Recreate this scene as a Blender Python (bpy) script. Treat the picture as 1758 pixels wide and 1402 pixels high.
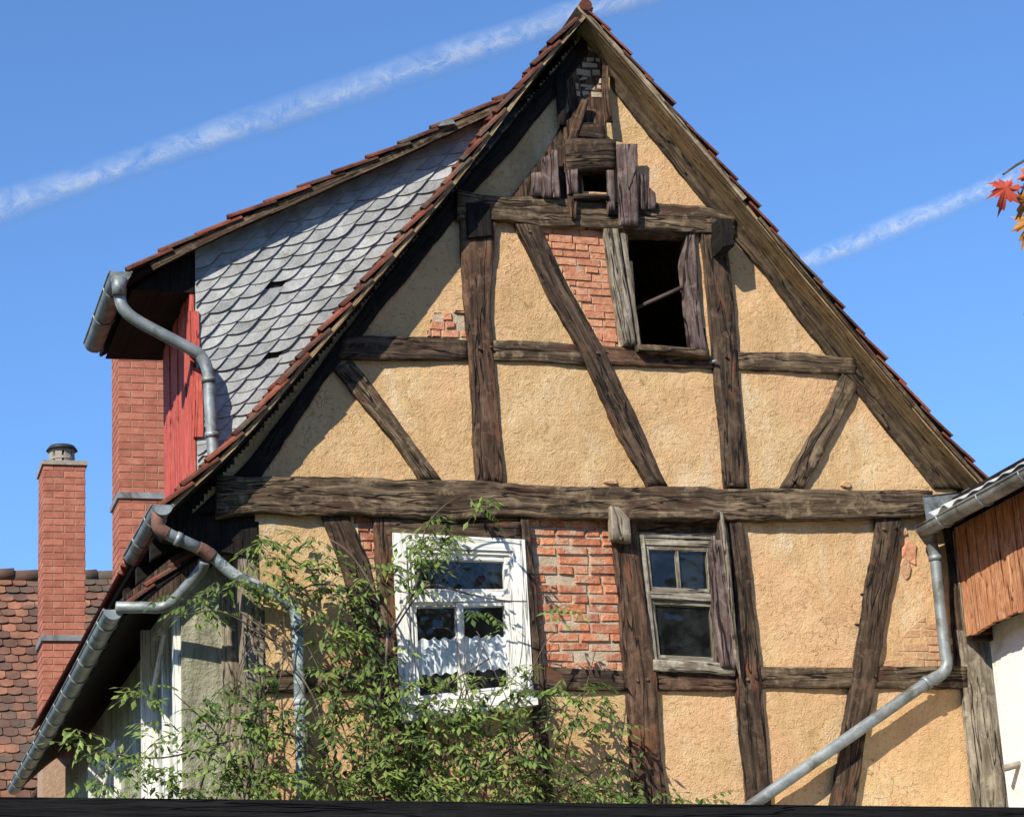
import bpy, math, random
from mathutils import Vector, Matrix, noise
R_ = math.radians
random.seed(7)
S = bpy.context.scene
for o in list(bpy.data.objects): bpy.data.objects.remove(o)
COL = S.collection
# ------------------------------------------------------------------ camera
FPX, YAW, PIT, ROL = 4000.0, R_(17.3), R_(16.8), R_(3.2)
CAM = Vector((0, -16, 1.6))
PW, PH = 1758.0, 1402.0
fw = Vector((math.sin(YAW)*math.cos(PIT), math.cos(YAW)*math.cos(PIT), math.sin(PIT)))
r0 = Vector((math.cos(YAW), -math.sin(YAW), 0)); d0 = fw.cross(r0)
rt = r0*math.cos(ROL) + d0*math.sin(ROL); dn = -r0*math.sin(ROL) + d0*math.cos(ROL)
cd = bpy.data.cameras.new('camera'); cam = bpy.data.objects.new('camera', cd); COL.objects.link(cam)
m = Matrix((rt, -dn, -fw)).transposed().to_4x4(); m.translation = CAM
cam.matrix_world = m
cd.sensor_width = 36; cd.lens = 36*FPX/PW; cd.clip_end = 20000; cd.clip_start = .1
S.camera = cam
# ------------------------------------------------------------------ light
SUN_AZ, SUN_EL = R_(47), R_(38)        # azimuth: degrees left of the facade's normal
sdir = Vector((-math.sin(SUN_AZ)*math.cos(SUN_EL), -math.cos(SUN_AZ)*math.cos(SUN_EL), math.sin(SUN_EL)))
sl = bpy.data.lights.new('sun', 'SUN'); sl.energy = 5.0; sl.angle = R_(.5); sl.color = (1, .93, .80)
so = bpy.data.objects.new('sun', sl); COL.objects.link(so); so.rotation_euler = sdir.to_track_quat('Z', 'Y').to_euler()
w = bpy.data.worlds.new('World'); S.world = w; w.use_nodes = True
wn, wl = w.node_tree.nodes, w.node_tree.links
sky = wn.new('ShaderNodeTexSky'); sky.sky_type = 'NISHITA'; sky.sun_disc = False
sky.sun_elevation = SUN_EL; sky.sun_rotation = math.atan2(sdir.x, sdir.y)
sky.air_density = 1.0; sky.dust_density = 0; sky.ozone_density = 10.0
wn['Background'].inputs[1].default_value = .15
wl.new(sky.outputs[0], wn['Background'].inputs[0])
S.view_settings.view_transform = 'Standard'; S.view_settings.look = 'None'
S.view_settings.exposure = .42; S.view_settings.gamma = 1
# ------------------------------------------------------------------ tracing helpers
def ray(px, py):
    return fw + rt*((px-PW/2)/FPX) + dn*((py-PH/2)/FPX)
def W(px, py, y=0.0):
    d = ray(px, py); return CAM + d*((y-CAM.y)/d.y)
def WX(px, py, X):
    d = ray(px, py); return CAM + d*((X-CAM.x)/d.x)
def N3(p, s=1.0): return noise.noise(Vector(p)*s)
# ------------------------------------------------------------------ mesh builder
class MB:
    def __init__(s): s.v=[]; s.f=[]; s.uv=[]; s.t=[]; s.sm=[]
    def face(s, idx, uv=None, tone=.5, smooth=False):
        s.f.append(idx); s.uv.append(uv or [(s.v[i][0]+s.v[i][1], s.v[i][2]) for i in idx]); s.t.append(tone); s.sm.append(smooth)
    def add(s, pts): n=len(s.v); s.v.extend([tuple(p) for p in pts]); return n
    def quad(s, a,b,c,d, tone=.5): n=s.add([a,b,c,d]); s.face((n,n+1,n+2,n+3),None,tone)
    def hexa(s, p, tone=.5, uvo=None):   # p: 8 pts, 0-3 front ring, 4-7 back ring
        n=s.add(p)
        fs=[(0,1,2,3),(7,6,5,4),(0,4,5,1),(1,5,6,2),(2,6,7,3),(3,7,4,0)]
        P=[Vector(q) for q in p]
        for f in fs:
            a=P[f[0]]; e1=(P[f[1]]-a); e2=(P[f[3]]-a); l1=e1.length; l2=e2.length
            if l1<l2: uv=[(0,0),(l1,0),(l1,l2),(0,l2)]
            else: uv=[(0,0),(0,l1),(l2,l1),(l2,0)]
            if uvo: uv=[(u+uvo[0],v+uvo[1]) for u,v in uv]
            s.face(tuple(n+i for i in f),uv,tone)
    def box(s, x0,x1,y0,y1,z0,z1,tone=.5):
        s.hexa([(x0,y0,z0),(x1,y0,z0),(x1,y0,z1),(x0,y0,z1),(x0,y1,z0),(x1,y1,z0),(x1,y1,z1),(x0,y1,z1)],tone,(random.random()*9,random.random()*9))
    def prism(s, pts, off, tone=.5, bev=0.0):   # pts: 3D ring (front), off: vector to the back
        n=len(pts); off=Vector(off); c=sum((Vector(p) for p in pts),Vector())/n
        uo=(random.random()*9,random.random()*9)
        rings=[]
        if bev>0:
            rings.append([Vector(p)+(c-Vector(p)).normalized()*bev for p in pts]); rings.append([Vector(p)+off.normalized()*bev for p in pts])
        else: rings.append([Vector(p) for p in pts])
        rings.append([Vector(p)+off for p in pts])
        ids=[s.add(r) for r in rings]
        s.face(tuple(ids[0]+i for i in range(n)),[(p[0]+p[1]+uo[0],p[2]+uo[1]) for p in rings[0]],tone)
        for a,b in zip(ids,ids[1:]):
            for i in range(n):
                j=(i+1)%n; s.face((a+j,a+i,b+i,b+j),[(0,0),(.1,0),(.1,.1),(0,.1)],tone)
        s.face(tuple(ids[-1]+i for i in reversed(range(n))),None,tone)
    def tube(s, pts, r, seg=10, tone=.5, r1=None, cap=True, res=1):
        P=[Vector(p) for p in pts]
        if res>1:
            Q=[]
            for i in range(len(P)-1):
                a=P[max(i-1,0)];b=P[i];c=P[i+1];d=P[min(i+2,len(P)-1)]
                for k in range(res):
                    t=k/res; Q.append(.5*((2*b)+(c-a)*t+(2*a-5*b+4*c-d)*t*t+(3*b-a-3*c+d)*t*t*t))
            Q.append(P[-1]); P=Q
        up=Vector((0,.3,1)).normalized(); prev=None; vl=0
        for i,p in enumerate(P):
            t=(P[min(i+1,len(P)-1)]-P[max(i-1,0)]).normalized()
            if i==0:
                u=t.cross(up); u=u.normalized() if u.length>.01 else Vector((1,0,0))
            else: u=(u-t*u.dot(t)).normalized(); vl+=(p-P[i-1]).length
            vv=t.cross(u); rr=r+(r1-r)*i/(len(P)-1) if r1 is not None else r
            n=s.add([p+(u*math.cos(2*math.pi*k/seg)+vv*math.sin(2*math.pi*k/seg))*rr for k in range(seg)])
            if prev is not None:
                for k in range(seg):
                    j=(k+1)%seg; s.face((prev+k,prev+j,n+j,n+k),[(k/seg*.3,pv),((k+1)/seg*.3,pv),((k+1)/seg*.3,vl),(k/seg*.3,vl)],tone,True)
            elif cap: s.face(tuple(n+k for k in reversed(range(seg))),None,tone)
            prev=n; pv=vl
        if cap: s.face(tuple(prev+k for k in range(seg)),None,tone)
    def build(s, name, mat, parent=None, label=None):
        me=bpy.data.meshes.new(name); me.from_pydata(s.v,[],s.f)
        me.uv_layers.new(name='UVMap'); me.color_attributes.new('tone','FLOAT_COLOR','CORNER')
        u=me.uv_layers['UVMap']; a=me.color_attributes['tone']
        uvd=[];td=[]
        for fi,f in enumerate(s.f):
            for q in range(len(f)): uvd.extend(s.uv[fi][q]); t=s.t[fi]; td.extend((t,t,t,1))
        u.data.foreach_set('uv',uvd); a.data.foreach_set('color',td)
        me.polygons.foreach_set('use_smooth',s.sm)
        me.materials.append(mat); me.update()
        o=bpy.data.objects.new(name,me); COL.objects.link(o)
        if parent:
            o.parent=parent; o.matrix_parent_inverse=Matrix.Translation(parent_loc(parent)).inverted()
        if label: o['label']=label
        return o
def parent_loc(p):
    return Vector(p.location) if p.type=='EMPTY' else Vector((0,0,0))   # a part's mesh keeps world coordinates
def empty(name, loc, label, cat, group=None):
    o=bpy.data.objects.new(name,None); COL.objects.link(o); o.location=loc; o.empty_display_size=.2
    tag(o,label,cat,group); return o
def tag(o,label=None,cat=None,group=None,kind=None):
    if label: o['label']=label
    if cat: o['category']=cat
    if group: o['group']=group
    if kind: o['kind']=kind
    return o
def resamp(P,n):
    P=[Vector(p) for p in P]; L=[0]
    for a,b in zip(P,P[1:]): L.append(L[-1]+(b-a).length)
    out=[]
    for i in range(n+1):
        s=L[-1]*i/n; k=0
        while k<len(L)-2 and L[k+1]<s: k+=1
        out.append(P[k].lerp(P[k+1],(s-L[k])/max(1e-9,L[k+1]-L[k])))
    return out
def beam_mb(L,Rr,yf,yb,mb=None,wob=.006,step=.05,proj=None,pw=False,seg=5,nor=Vector((0,-1,0)),tone=.5):
    """timber whose two long edges are the polylines L and Rr (world points); front proud along nor"""
    mb=mb or MB()
    if proj is None: L=[W(*p,yf) for p in L]; Rr=[W(*p,yf) for p in Rr]
    ln=sum((Vector(b)-Vector(a)).length for a,b in zip(L,L[1:])); n=max(3,int(ln/step))
    A=resamp(L,n); B=resamp(Rr,n); uo,vo=random.random()*20,random.random()*20; dep=yb-yf
    sd=random.random()*50; rows=[]; wd=(A[n//2]-B[n//2]).length
    for i in range(n+1):
        a,b=A[i],B[i]; ax=(b-a).normalized(); s=ln*i/n; row=[]
        e0=N3((s*2.1,sd,0))*wob*2+N3((s*11,sd,3))*wob; e1=N3((s*2.1,sd,7))*wob*2+N3((s*11,sd,9))*wob
        a2=a+ax*e0; b2=b+ax*e1
        row.append(a2-nor*(dep)); row.append(a2-nor*.006)
        for k in range(seg+1):
            t=k/seg; q=a2.lerp(b2,.006/max(.03,wd)+t*(1-.012/max(.03,wd)))
            row.append(q+nor*(N3((s*4,t*3+sd,1))*.006+N3((s*1.5,t*14+sd,2))*.004*(wob/.006)))
        row.append(b2-nor*.006); row.append(b2-nor*dep)
        rows.append(mb.add(row))
    M=seg+5
    for i in range(n):
        v0=ln*i/n+vo; v1=ln*(i+1)/n+vo
        for k in range(M-1):
            u0=uo+k*wd/M; u1=uo+(k+1)*wd/M
            mb.face((rows[i]+k,rows[i+1]+k,rows[i+1]+k+1,rows[i]+k+1),[(u0,v0),(u0,v1),(u1,v1),(u1,v0)],tone,2<=k<=M-4)
    for r,rev in ((rows[0],False),(rows[-1],True)):
        idx=tuple(r+k for k in range(M)); mb.face(idx[::-1] if rev else idx,None,tone)
    return mb
def wall_seg(P, inset): return P
def clip(poly, n, d):   # keep points with n.p<=d in 2D
    out=[]
    for i in range(len(poly)):
        a=poly[i-1]; b=poly[i]; da=n[0]*a[0]+n[1]*a[1]-d; db=n[0]*b[0]+n[1]*b[1]-d
        if (da<=0)!=(db<=0):
            t=da/(da-db); out.append((a[0]+(b[0]-a[0])*t,a[1]+(b[1]-a[1])*t))
        if db<=0: out.append(b)
    return out
def clip_poly(poly, C):
    # C convex polygon 2D any winding
    ar=sum(C[i-1][0]*C[i][1]-C[i][0]*C[i-1][1] for i in range(len(C)))
    if ar<0: C=C[::-1]
    for i in range(len(C)):
        a=C[i-1]; b=C[i]; n=(b[1]-a[1],-(b[0]-a[0])); poly=clip(poly,n,n[0]*a[0]+n[1]*a[1])
        if len(poly)<3: return []
    return poly
def inside(p,P):
    c=False; j=len(P)-1
    for i in range(len(P)):
        if (P[i][1]>p[1])!=(P[j][1]>p[1]) and p[0]<(P[j][0]-P[i][0])*(p[1]-P[i][1])/(P[j][1]-P[i][1])+P[i][0]: c=not c
        j=i
    return c
# ------------------------------------------------------------------ materials
def mat(name, rough=.8, spec=.3):
    M=bpy.data.materials.new(name); M.use_nodes=True; b=M.node_tree.nodes['Principled BSDF']
    b.inputs['Roughness'].default_value=rough; b.inputs['Specular IOR Level'].default_value=spec
    return M,M.node_tree.nodes,M.node_tree.links,b
def coord(n,l,kind,scale=(1,1,1)):
    t=n.new('ShaderNodeTexCoord'); mp=n.new('ShaderNodeMapping'); mp.inputs['Scale'].default_value=scale
    l.new(t.outputs[kind],mp.inputs[0]); return mp.outputs[0]
def tex(n,l,c,sc,det=4,rough=.6,dist=0):
    t=n.new('ShaderNodeTexNoise'); t.inputs['Scale'].default_value=sc; t.inputs['Detail'].default_value=det
    t.inputs['Roughness'].default_value=rough; t.inputs['Distortion'].default_value=dist; l.new(c,t.inputs['Vector']); return t.outputs['Fac']
def ramp(n,l,f,stops):
    r=n.new('ShaderNodeValToRGB'); e=r.color_ramp.elements
    while len(e)<len(stops): e.new(.5)
    for x,(p,c) in zip(e,stops): x.position=p; x.color=(*c,1) if len(c)==3 else c
    l.new(f,r.inputs[0]); return r.outputs[0]
def mix(n,l,f,a,b,mode='MIX'):
    x=n.new('ShaderNodeMix'); x.data_type='RGBA'; x.blend_type=mode
    for s,i in ((f,0),(a,6),(b,7)):
        if isinstance(s,(int,float)): x.inputs[i].default_value=s
        elif isinstance(s,tuple): x.inputs[i].default_value=(*s,1)
        else: l.new(s,x.inputs[i])
    return x.outputs[2]
def math_(n,l,op,a,b):
    x=n.new('ShaderNodeMath'); x.operation=op
    for i,s in enumerate((a,b)):
        if isinstance(s,(int,float)): x.inputs[i].default_value=s
        else: l.new(s,x.inputs[i])
    return x.outputs[0]
def bump(n,l,b,h,st,dist,prev=None):
    x=n.new('ShaderNodeBump'); x.inputs['Strength'].default_value=st; x.inputs['Distance'].default_value=dist
    l.new(h,x.inputs['Height'])
    if prev: l.new(prev,x.inputs['Normal'])
    l.new(x.outputs[0],b.inputs['Normal']); return x.outputs[0]
def tone(n,l):
    a=n.new('ShaderNodeAttribute'); a.attribute_name='tone'; return a.outputs['Fac']
def wood(name,dark,mid,light,patch=None,patch_lo=.5,patch_hi=.62,bst=.8,rough=.85):
    M,n,l,b=mat(name,rough,.25)
    g=tex(n,l,coord(n,l,'UV',(42,2.2,1)),1.0,7,.66,.2); g2=tex(n,l,coord(n,l,'UV',(75,3,1)),1.0,4,.65)
    c=ramp(n,l,g,[(.36,dark),(.5,mid),(.63,light)])
    big=tex(n,l,coord(n,l,'Object',(1,1,1)),4.5,6,.7,.5)
    c=mix(n,l,ramp(n,l,big,[(.4,(0,0,0)),(.6,(1,1,1))]),c,mix(n,l,.6,c,dark))
    c=mix(n,l,ramp(n,l,tex(n,l,coord(n,l,'Object'),9,4,.7,.3),[(.52,(0,0,0)),(.66,(.7,.7,.7))]),c,light)
    if patch: c=mix(n,l,ramp(n,l,tex(n,l,coord(n,l,'UV',(9,1.6,1)),1.0,4,.7,.5),[(patch_lo,(0,0,0)),(patch_hi,(1,1,1))]),c,patch)
    cr=ramp(n,l,g2,[(.34,(0,0,0)),(.42,(1,1,1))])
    c=mix(n,l,math_(n,l,'SUBTRACT',1,cr),c,(dark[0]*.4,dark[1]*.4,dark[2]*.4))
    ck=math_(n,l,'ABSOLUTE',math_(n,l,'SUBTRACT',tex(n,l,coord(n,l,'UV',(17,.75,1)),1.0,3,.5,.15),.5),0)
    ck=ramp(n,l,ck,[(0,(0,0,0)),(.006,(.15,.15,.15)),(.013,(1,1,1))])
    c=mix(n,l,ck,(dark[0]*.25,dark[1]*.25,dark[2]*.25),c)
    l.new(c,b.inputs['Base Color'])
    p=bump(n,l,b,g,bst,.012); p=bump(n,l,b,g2,bst,.006,p); bump(n,l,b,ck,min(1,bst*1.2),.012,p); return M
M_dark=wood('tarred_timber',(.022,.014,.009),(.066,.043,.028),(.145,.096,.06),(.16,.065,.035),.57,.68)
M_red=wood('red_brown_timber',(.028,.016,.01),(.09,.052,.033),(.19,.112,.068),(.17,.07,.035),.56,.7)
M_olive=wood('weathered_timber',(.032,.021,.012),(.115,.079,.047),(.27,.195,.12),(.07,.032,.02),.55,.66)
M_grey=wood('bleached_timber',(.11,.085,.06),(.25,.21,.155),(.4,.345,.26),(.14,.1,.065),.6,.7)
M_plank=wood('purple_grey_plank',(.05,.03,.027),(.13,.09,.08),(.24,.18,.155),(.14,.06,.04),.6,.72)
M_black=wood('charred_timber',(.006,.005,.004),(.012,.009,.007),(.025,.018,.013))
M_soffit=wood('soffit_boards',(.16,.105,.052),(.36,.245,.13),(.46,.33,.185))
M_rafter=wood('dark_olive_rafter',(.02,.013,.008),(.066,.045,.026),(.13,.092,.054))
M_verge=wood('pale_verge_board',(.14,.1,.06),(.33,.255,.165),(.48,.4,.28))
M_redboard=wood('red_painted_boards',(.42,.07,.05),(.58,.115,.085),(.64,.17,.13),(.5,.09,.07),.5,.7,.35)
M_clad=wood('orange_cladding',(.32,.13,.06),(.52,.24,.12),(.66,.36,.2),(.44,.18,.08),.5,.7,.5)
M_vine=wood('bark',(.12,.09,.06),(.26,.2,.14),(.36,.29,.21))
M_white=wood('flaking_white_paint',(.72,.7,.63),(.81,.8,.75),(.86,.85,.8),(.5,.46,.36),.66,.74,.22,.6)
M_cream=wood('peeling_grey_paint',(.13,.11,.08),(.3,.265,.2),(.5,.46,.37),(.15,.11,.07),.5,.62,.6)
def stone(name,cols,sc1,sc2,b1,b2,tn=None,rough=.9,stain=None,dist=(.012,.006)):
    M,n,l,b=mat(name,rough,.2); c0=coord(n,l,'Object')
    c=ramp(n,l,tex(n,l,c0,sc1,5,.65),[(.3+.4*i/(len(cols)-1),x) for i,x in enumerate(cols)])
    if tn: 
        c=mix(n,l,math_(n,l,'MULTIPLY',tone(n,l),1.0),mix(n,l,1.0,c,tn[0],'MULTIPLY'),mix(n,l,1.0,c,tn[1],'MULTIPLY'))
    if stain: c=mix(n,l,ramp(n,l,tex(n,l,c0,stain[1],5,.7,.6),[(stain[2],(0,0,0)),(stain[3],(1,1,1))]),c,stain[0])
    l.new(c,b.inputs['Base Color'])
    p=bump(n,l,b,tex(n,l,c0,sc2,4,.6),b1,dist[0]); bump(n,l,b,tex(n,l,c0,sc2*4,3,.6),b2,dist[1],p); return M
def plaster():
    M,n,l,b=mat('ochre_plaster',.95,.1); c0=coord(n,l,'Object')
    c=ramp(n,l,tex(n,l,c0,1.5,8,.72,.5),[(.34,(.45,.285,.135)),(.5,(.57,.385,.195)),(.62,(.63,.47,.27))])
    c=mix(n,l,ramp(n,l,tex(n,l,c0,.7,5,.7,.8),[(.44,(0,0,0)),(.58,(.75,.75,.75))]),c,(.62,.38,.205))
    c=mix(n,l,ramp(n,l,tex(n,l,c0,30,3,.6),[(.33,(.8,.8,.8)),(.43,(0,0,0))]),c,(.40,.23,.10))
    c=mix(n,l,ramp(n,l,tex(n,l,coord(n,l,'Object',(1,1,.3)),2.1,7,.75,.4),[(.56,(0,0,0)),(.68,(.65,.65,.65))]),c,(.66,.56,.40))
    c=mix(n,l,ramp(n,l,tex(n,l,coord(n,l,'Object',(3,1,.25)),1.6,6,.7),[(.60,(0,0,0)),(.74,(.5,.5,.5))]),c,(.33,.22,.12))
    ck=n.new('ShaderNodeTexVoronoi'); ck.feature='DISTANCE_TO_EDGE'; ck.inputs['Scale'].default_value=1.7
    cc=n.new('ShaderNodeMapping'); l.new(c0,cc.inputs[0])
    ad=n.new('ShaderNodeVectorMath'); ad.operation='ADD'; nz=n.new('ShaderNodeTexNoise'); nz.inputs['Scale'].default_value=6
    l.new(c0,nz.inputs['Vector']); l.new(c0,ad.inputs[0]); l.new(nz.outputs['Color'],ad.inputs[1]); l.new(ad.outputs[0],ck.inputs['Vector'])
    crk=ramp(n,l,ck.outputs['Distance'],[(0,(0,0,0)),(.009,(1,1,1))])
    gate=ramp(n,l,tex(n,l,c0,1.1,2),[(.52,(1,1,1)),(.58,(0,0,0))])
    crk=math_(n,l,'MAXIMUM',crk,gate)
    c=mix(n,l,crk,(.3,.18,.09),c)
    l.new(c,b.inputs['Base Color'])
    p=bump(n,l,b,tex(n,l,c0,13,6,.66,.7),.62,.024)
    v=n.new('ShaderNodeTexVoronoi'); v.feature='SMOOTH_F1'; v.inputs['Scale'].default_value=34; l.new(ad.outputs[0],v.inputs['Vector'])
    p=bump(n,l,b,v.outputs['Distance'],.42,.012,p)
    p=bump(n,l,b,tex(n,l,c0,60,3,.6),.35,.006,p); bump(n,l,b,crk,.5,.01,p); return M
M_plaster=plaster()
M_brick=stone('orange_brick',[(.42,.19,.11),(.56,.28,.165),(.62,.38,.25)],22,30,.8,.7,((.85,.7,.65),(1.1,1.05,1.0)),stain=((.5,.4,.28),9,.62,.7))
M_brickred=stone('rough_red_brick',[(.34,.125,.07),(.53,.21,.115),(.6,.32,.2)],18,24,1,.9,((.75,.7,.75),(1.2,1.12,1.0)),stain=((.48,.38,.27),7,.5,.62))
M_brickch=stone('chimney_brick',[(.31,.115,.075),(.41,.155,.1),(.46,.21,.145)],9,40,.4,.4,((.85,.8,.8),(1.12,1.1,1.08)))
M_mortar=stone('mortar',[(.36,.29,.2),(.5,.4,.28),(.56,.48,.36)],14,30,1,1)
M_mortarch=stone('chimney_mortar',[(.38,.25,.17),(.46,.32,.22)],14,30,.6,.6)
M_tile=stone('clay_tile',[(.06,.03,.022),(.19,.065,.042),(.3,.12,.08)],5,30,.7,.6,((.45,.5,.55),(1.25,1.05,.95)),stain=((.1,.085,.06),4,.5,.66))
M_tilebg=stone('old_orange_tile',[(.15,.08,.055),(.24,.13,.09),(.32,.19,.135)],2.2,20,.7,.6,((.4,.45,.5),(1.35,1.1,.95)),stain=((.1,.08,.06),1.1,.47,.58))
M_slate=stone('grey_slate',[(.26,.265,.255),(.35,.352,.34),(.46,.46,.44)],7,26,.5,.4,((.72,.73,.75),(1.15,1.15,1.14)),rough=.6,stain=((.2,.19,.14),6,.58,.7))
M_zinc=stone('zinc',[(.18,.2,.205),(.27,.3,.305),(.37,.4,.4)],5,60,.15,.15,rough=.55,dist=(.004,.003),stain=((.13,.13,.11),4.5,.5,.66))
M_zinc.node_tree.nodes['Principled BSDF'].inputs['Metallic'].default_value=.45
M_rust=stone('rusted_pipe',[(.12,.06,.045),(.26,.14,.11)],9,40,.4,.4)
M_mosspaint=stone('peeling_pipe_paint',[(.2,.24,.23),(.38,.43,.42),(.6,.62,.6)],6,60,.5,.3,rough=.6,stain=((.13,.17,.18),12,.5,.56))
M_ridge=stone('mortar_cap',[(.25,.22,.18),(.4,.36,.3)],12,30,.6,.6)
M_worn=stone('worn_thin_brick',[(.42,.26,.15),(.52,.31,.18),(.54,.38,.23)],14,30,.8,.7,((.9,.85,.85),(1.05,1.03,1.0)),stain=((.5,.36,.2),6,.5,.6))
M_side=None
def sidewall():
    M,n,l,b=mat('green_stained_plaster',.95,.1); c0=coord(n,l,'Object',(1,1,.16))
    c=ramp(n,l,tex(n,l,c0,5,7,.7,.6),[(.32,(.15,.15,.10)),(.5,(.33,.32,.23)),(.7,(.55,.53,.43))]); 
    c=mix(n,l,ramp(n,l,tex(n,l,coord(n,l,'Object'),3,5,.7),[(.55,(0,0,0)),(.65,(1,1,1))]),c,(.3,.3,.19))
    l.new(c,b.inputs['Base Color']); p=bump(n,l,b,tex(n,l,coord(n,l,'Object'),14,5,.7),1,.03); return M
M_side=sidewall()
M_whitewall=stone('white_render',[(.82,.8,.74),(.86,.85,.8)],4,20,.7,.6,stain=((.6,.55,.42),3,.55,.72))
M_yellow=stone('yellow_render',[(.7,.5,.22),(.76,.58,.28)],4,20,.5,.4)
M_fence=wood('black_stained_board',(.004,.004,.005),(.008,.008,.009),(.014,.013,.013))
M_sheet=stone('pale_fibre_sheet',[(.36,.37,.37),(.46,.46,.46),(.56,.56,.55)],6,40,.5,.4,stain=((.35,.36,.33),8,.6,.7))
def simple(name,c,rough=.8,spec=.3):
    M,n,l,b=mat(name,rough,spec); c0=coord(n,l,'Object')
    l.new(ramp(n,l,tex(n,l,c0,8,4),[(.35,tuple(x*.8 for x in c)),(.65,tuple(min(1,x*1.15) for x in c))]),b.inputs['Base Color']); return M
M_dkmetal=simple('dark_metal',(.03,.035,.035),.5)
M_ground=simple('ground_grass',(.05,.055,.03))
M_inner=simple('inner_boards',(.03,.022,.016))
M_curtain=None
def cloth():
    M,n,l,b=mat('net_curtain_cloth',.9,.1); b.inputs['Base Color'].default_value=(.85,.87,.88,1)
    b.inputs['Subsurface Weight'].default_value=0
    t=n.new('ShaderNodeBsdfTransparent'); mx=n.new('ShaderNodeMixShader'); o=n['Material Output']
    f=ramp(n,l,tex(n,l,coord(n,l,'Object',(1,1,1)),38,2),[(.4,(.75,.75,.75)),(.6,(.95,.95,.95))])
    l.new(f,mx.inputs[0]); l.new(t.outputs[0],mx.inputs[1]); l.new(b.outputs[0],mx.inputs[2]); l.new(mx.outputs[0],o.inputs[0]); return M
M_curtain=cloth()
def glass():
    M,n,l,b=mat('window_glass',.05); o=n['Material Output']
    g=n.new('ShaderNodeBsdfGlossy'); g.inputs['Roughness'].default_value=.03
    t=n.new('ShaderNodeBsdfTransparent'); t.inputs[0].default_value=(.96,.98,.98,1)
    f=n.new('ShaderNodeFresnel'); f.inputs[0].default_value=1.55
    c0=coord(n,l,'Object')
    bp=n.new('ShaderNodeBump'); bp.inputs['Strength'].default_value=.25; bp.inputs['Distance'].default_value=.02; l.new(tex(n,l,c0,3,2),bp.inputs['Height'])
    l.new(bp.outputs[0],g.inputs['Normal']); l.new(bp.outputs[0],f.inputs['Normal'])
    gm=n.new('ShaderNodeNewGeometry')   # a thin pane: no total internal reflection from its inner side
    mx=n.new('ShaderNodeMixShader'); l.new(math_(n,l,'MULTIPLY',math_(n,l,'MULTIPLY',f.outputs[0],1.15),math_(n,l,'SUBTRACT',1.0,gm.outputs['Backfacing'])),mx.inputs[0]); l.new(t.outputs[0],mx.inputs[1]); l.new(g.outputs[0],mx.inputs[2])
    d=n.new('ShaderNodeBsdfDiffuse'); d.inputs[0].default_value=(.3,.33,.33,1); m2=n.new('ShaderNodeMixShader')
    l.new(ramp(n,l,tex(n,l,c0,5,5,.7),[(.4,(.01,.01,.01)),(.75,(.10,.10,.10))]),m2.inputs[0]); l.new(mx.outputs[0],m2.inputs[1]); l.new(d.outputs[0],m2.inputs[2])
    l.new(m2.outputs[0],o.inputs[0]); return M
M_glass=glass()
def leafm(name,lo,hi):
    M,n,l,b=mat(name,.5,.35)
    c=ramp(n,l,tone(n,l),[(0,lo),(1,hi)])
    c=mix(n,l,ramp(n,l,tex(n,l,coord(n,l,'Object'),60,2),[(.3,(0,0,0)),(.7,(.35,.35,.35))]),c,hi)
    l.new(c,b.inputs['Base Color']); tr=n.new('ShaderNodeBsdfTranslucent'); l.new(c,tr.inputs[0]); mx=n.new('ShaderNodeMixShader'); mx.inputs[0].default_value=.3
    l.new(b.outputs[0],mx.inputs[1]); l.new(tr.outputs[0],mx.inputs[2]); l.new(mx.outputs[0],n['Material Output'].inputs[0]); return M
M_leaf=leafm('shrub_leaf',(.028,.075,.018),(.29,.38,.085))
M_maple=leafm('red_maple_leaf',(.6,.07,.06),(.5,.22,.04))
# ------------------------------------------------------------------ ground and added sky blocker
hl=MB(); HR=[]  # unseen hill shape added behind the camera to cut sky fill on the facade
for i in range(49):
    a=R_(-96+192*i/48); HR.append(hl.add([(math.sin(a)*r+0,-16-math.cos(a)*r,z+N3((i*.35,z,1))*2*(z>0)) for r,z in ((42,0),(48,5),(56,11),(66,18),(80,25),(110,28),(150,0))]))
for i in range(48):
    for k in range(6): hl.face((HR[i]+k,HR[i+1]+k,HR[i+1]+k+1,HR[i]+k+1),None,.5,True)
tag(hl.build('added_sky_blocker',M_ground),kind='structure')
g=MB(); g.quad((-400,-400,0),(400,-400,0),(400,400,0),(-400,400,0)); tag(g.build('ground',M_ground),kind='structure')

# ================================================================== THE HOUSE
OV=.265                                   # verge overhang in front of the gable wall
house=empty('timber_framed_house',(2.5,0,0),'old half-timbered house with ochre plaster gable, crooked dark timbers and slate-clad dormer','house')
def beam(name,L,Rr,m,yf=-.035,yb=.14,label=None,**k): return beam_mb(L,Rr,yf,yb,**k).build(name,m,house,label)
def XZ(px,py,y=0): p=W(px,py,y); return (p.x,p.z)

# --- plaster skin with openings
WALL=[(1003,55),(640,500),(330,880),(440,885),(460,1190),(465,1400),(1700,1400),(1690,900),(1645,850)]
wallp=[XZ(*p) for p in WALL]
OPEN=[[(1078,400),(1190,404),(1212,604),(1100,598)],                 # open hatch
      [(685,932),(884,944),(898,1212),(698,1222)],                   # white window
      [(1100,915),(1222,918),(1234,1138),(1120,1134)],                # small window
      [(1000,285),(1048,288),(1048,332),(1002,330)]]
BR_TOP=[(922,383),(1040,390),(1062,596),(1035,596)]
BR_LOW=[(905,888),(1056,890),(1076,1150),(932,1150)]
BR_LEFT=[(608,886),(645,888),(652,975),(630,975)]
BR_SMALL=[(746,538),(803,534),(803,580),(734,577)]
BR_RIGHT=[(1540,1100),(1580,1062),(1632,1040),(1642,1144),(1512,1144)]
BR_APEX=[(982,96),(1030,100),(1034,168),(990,165)]
openw=[[XZ(*p) for p in P] for P in OPEN+[BR_TOP,BR_LOW,BR_LEFT,BR_SMALL,BR_APEX]]
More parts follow.
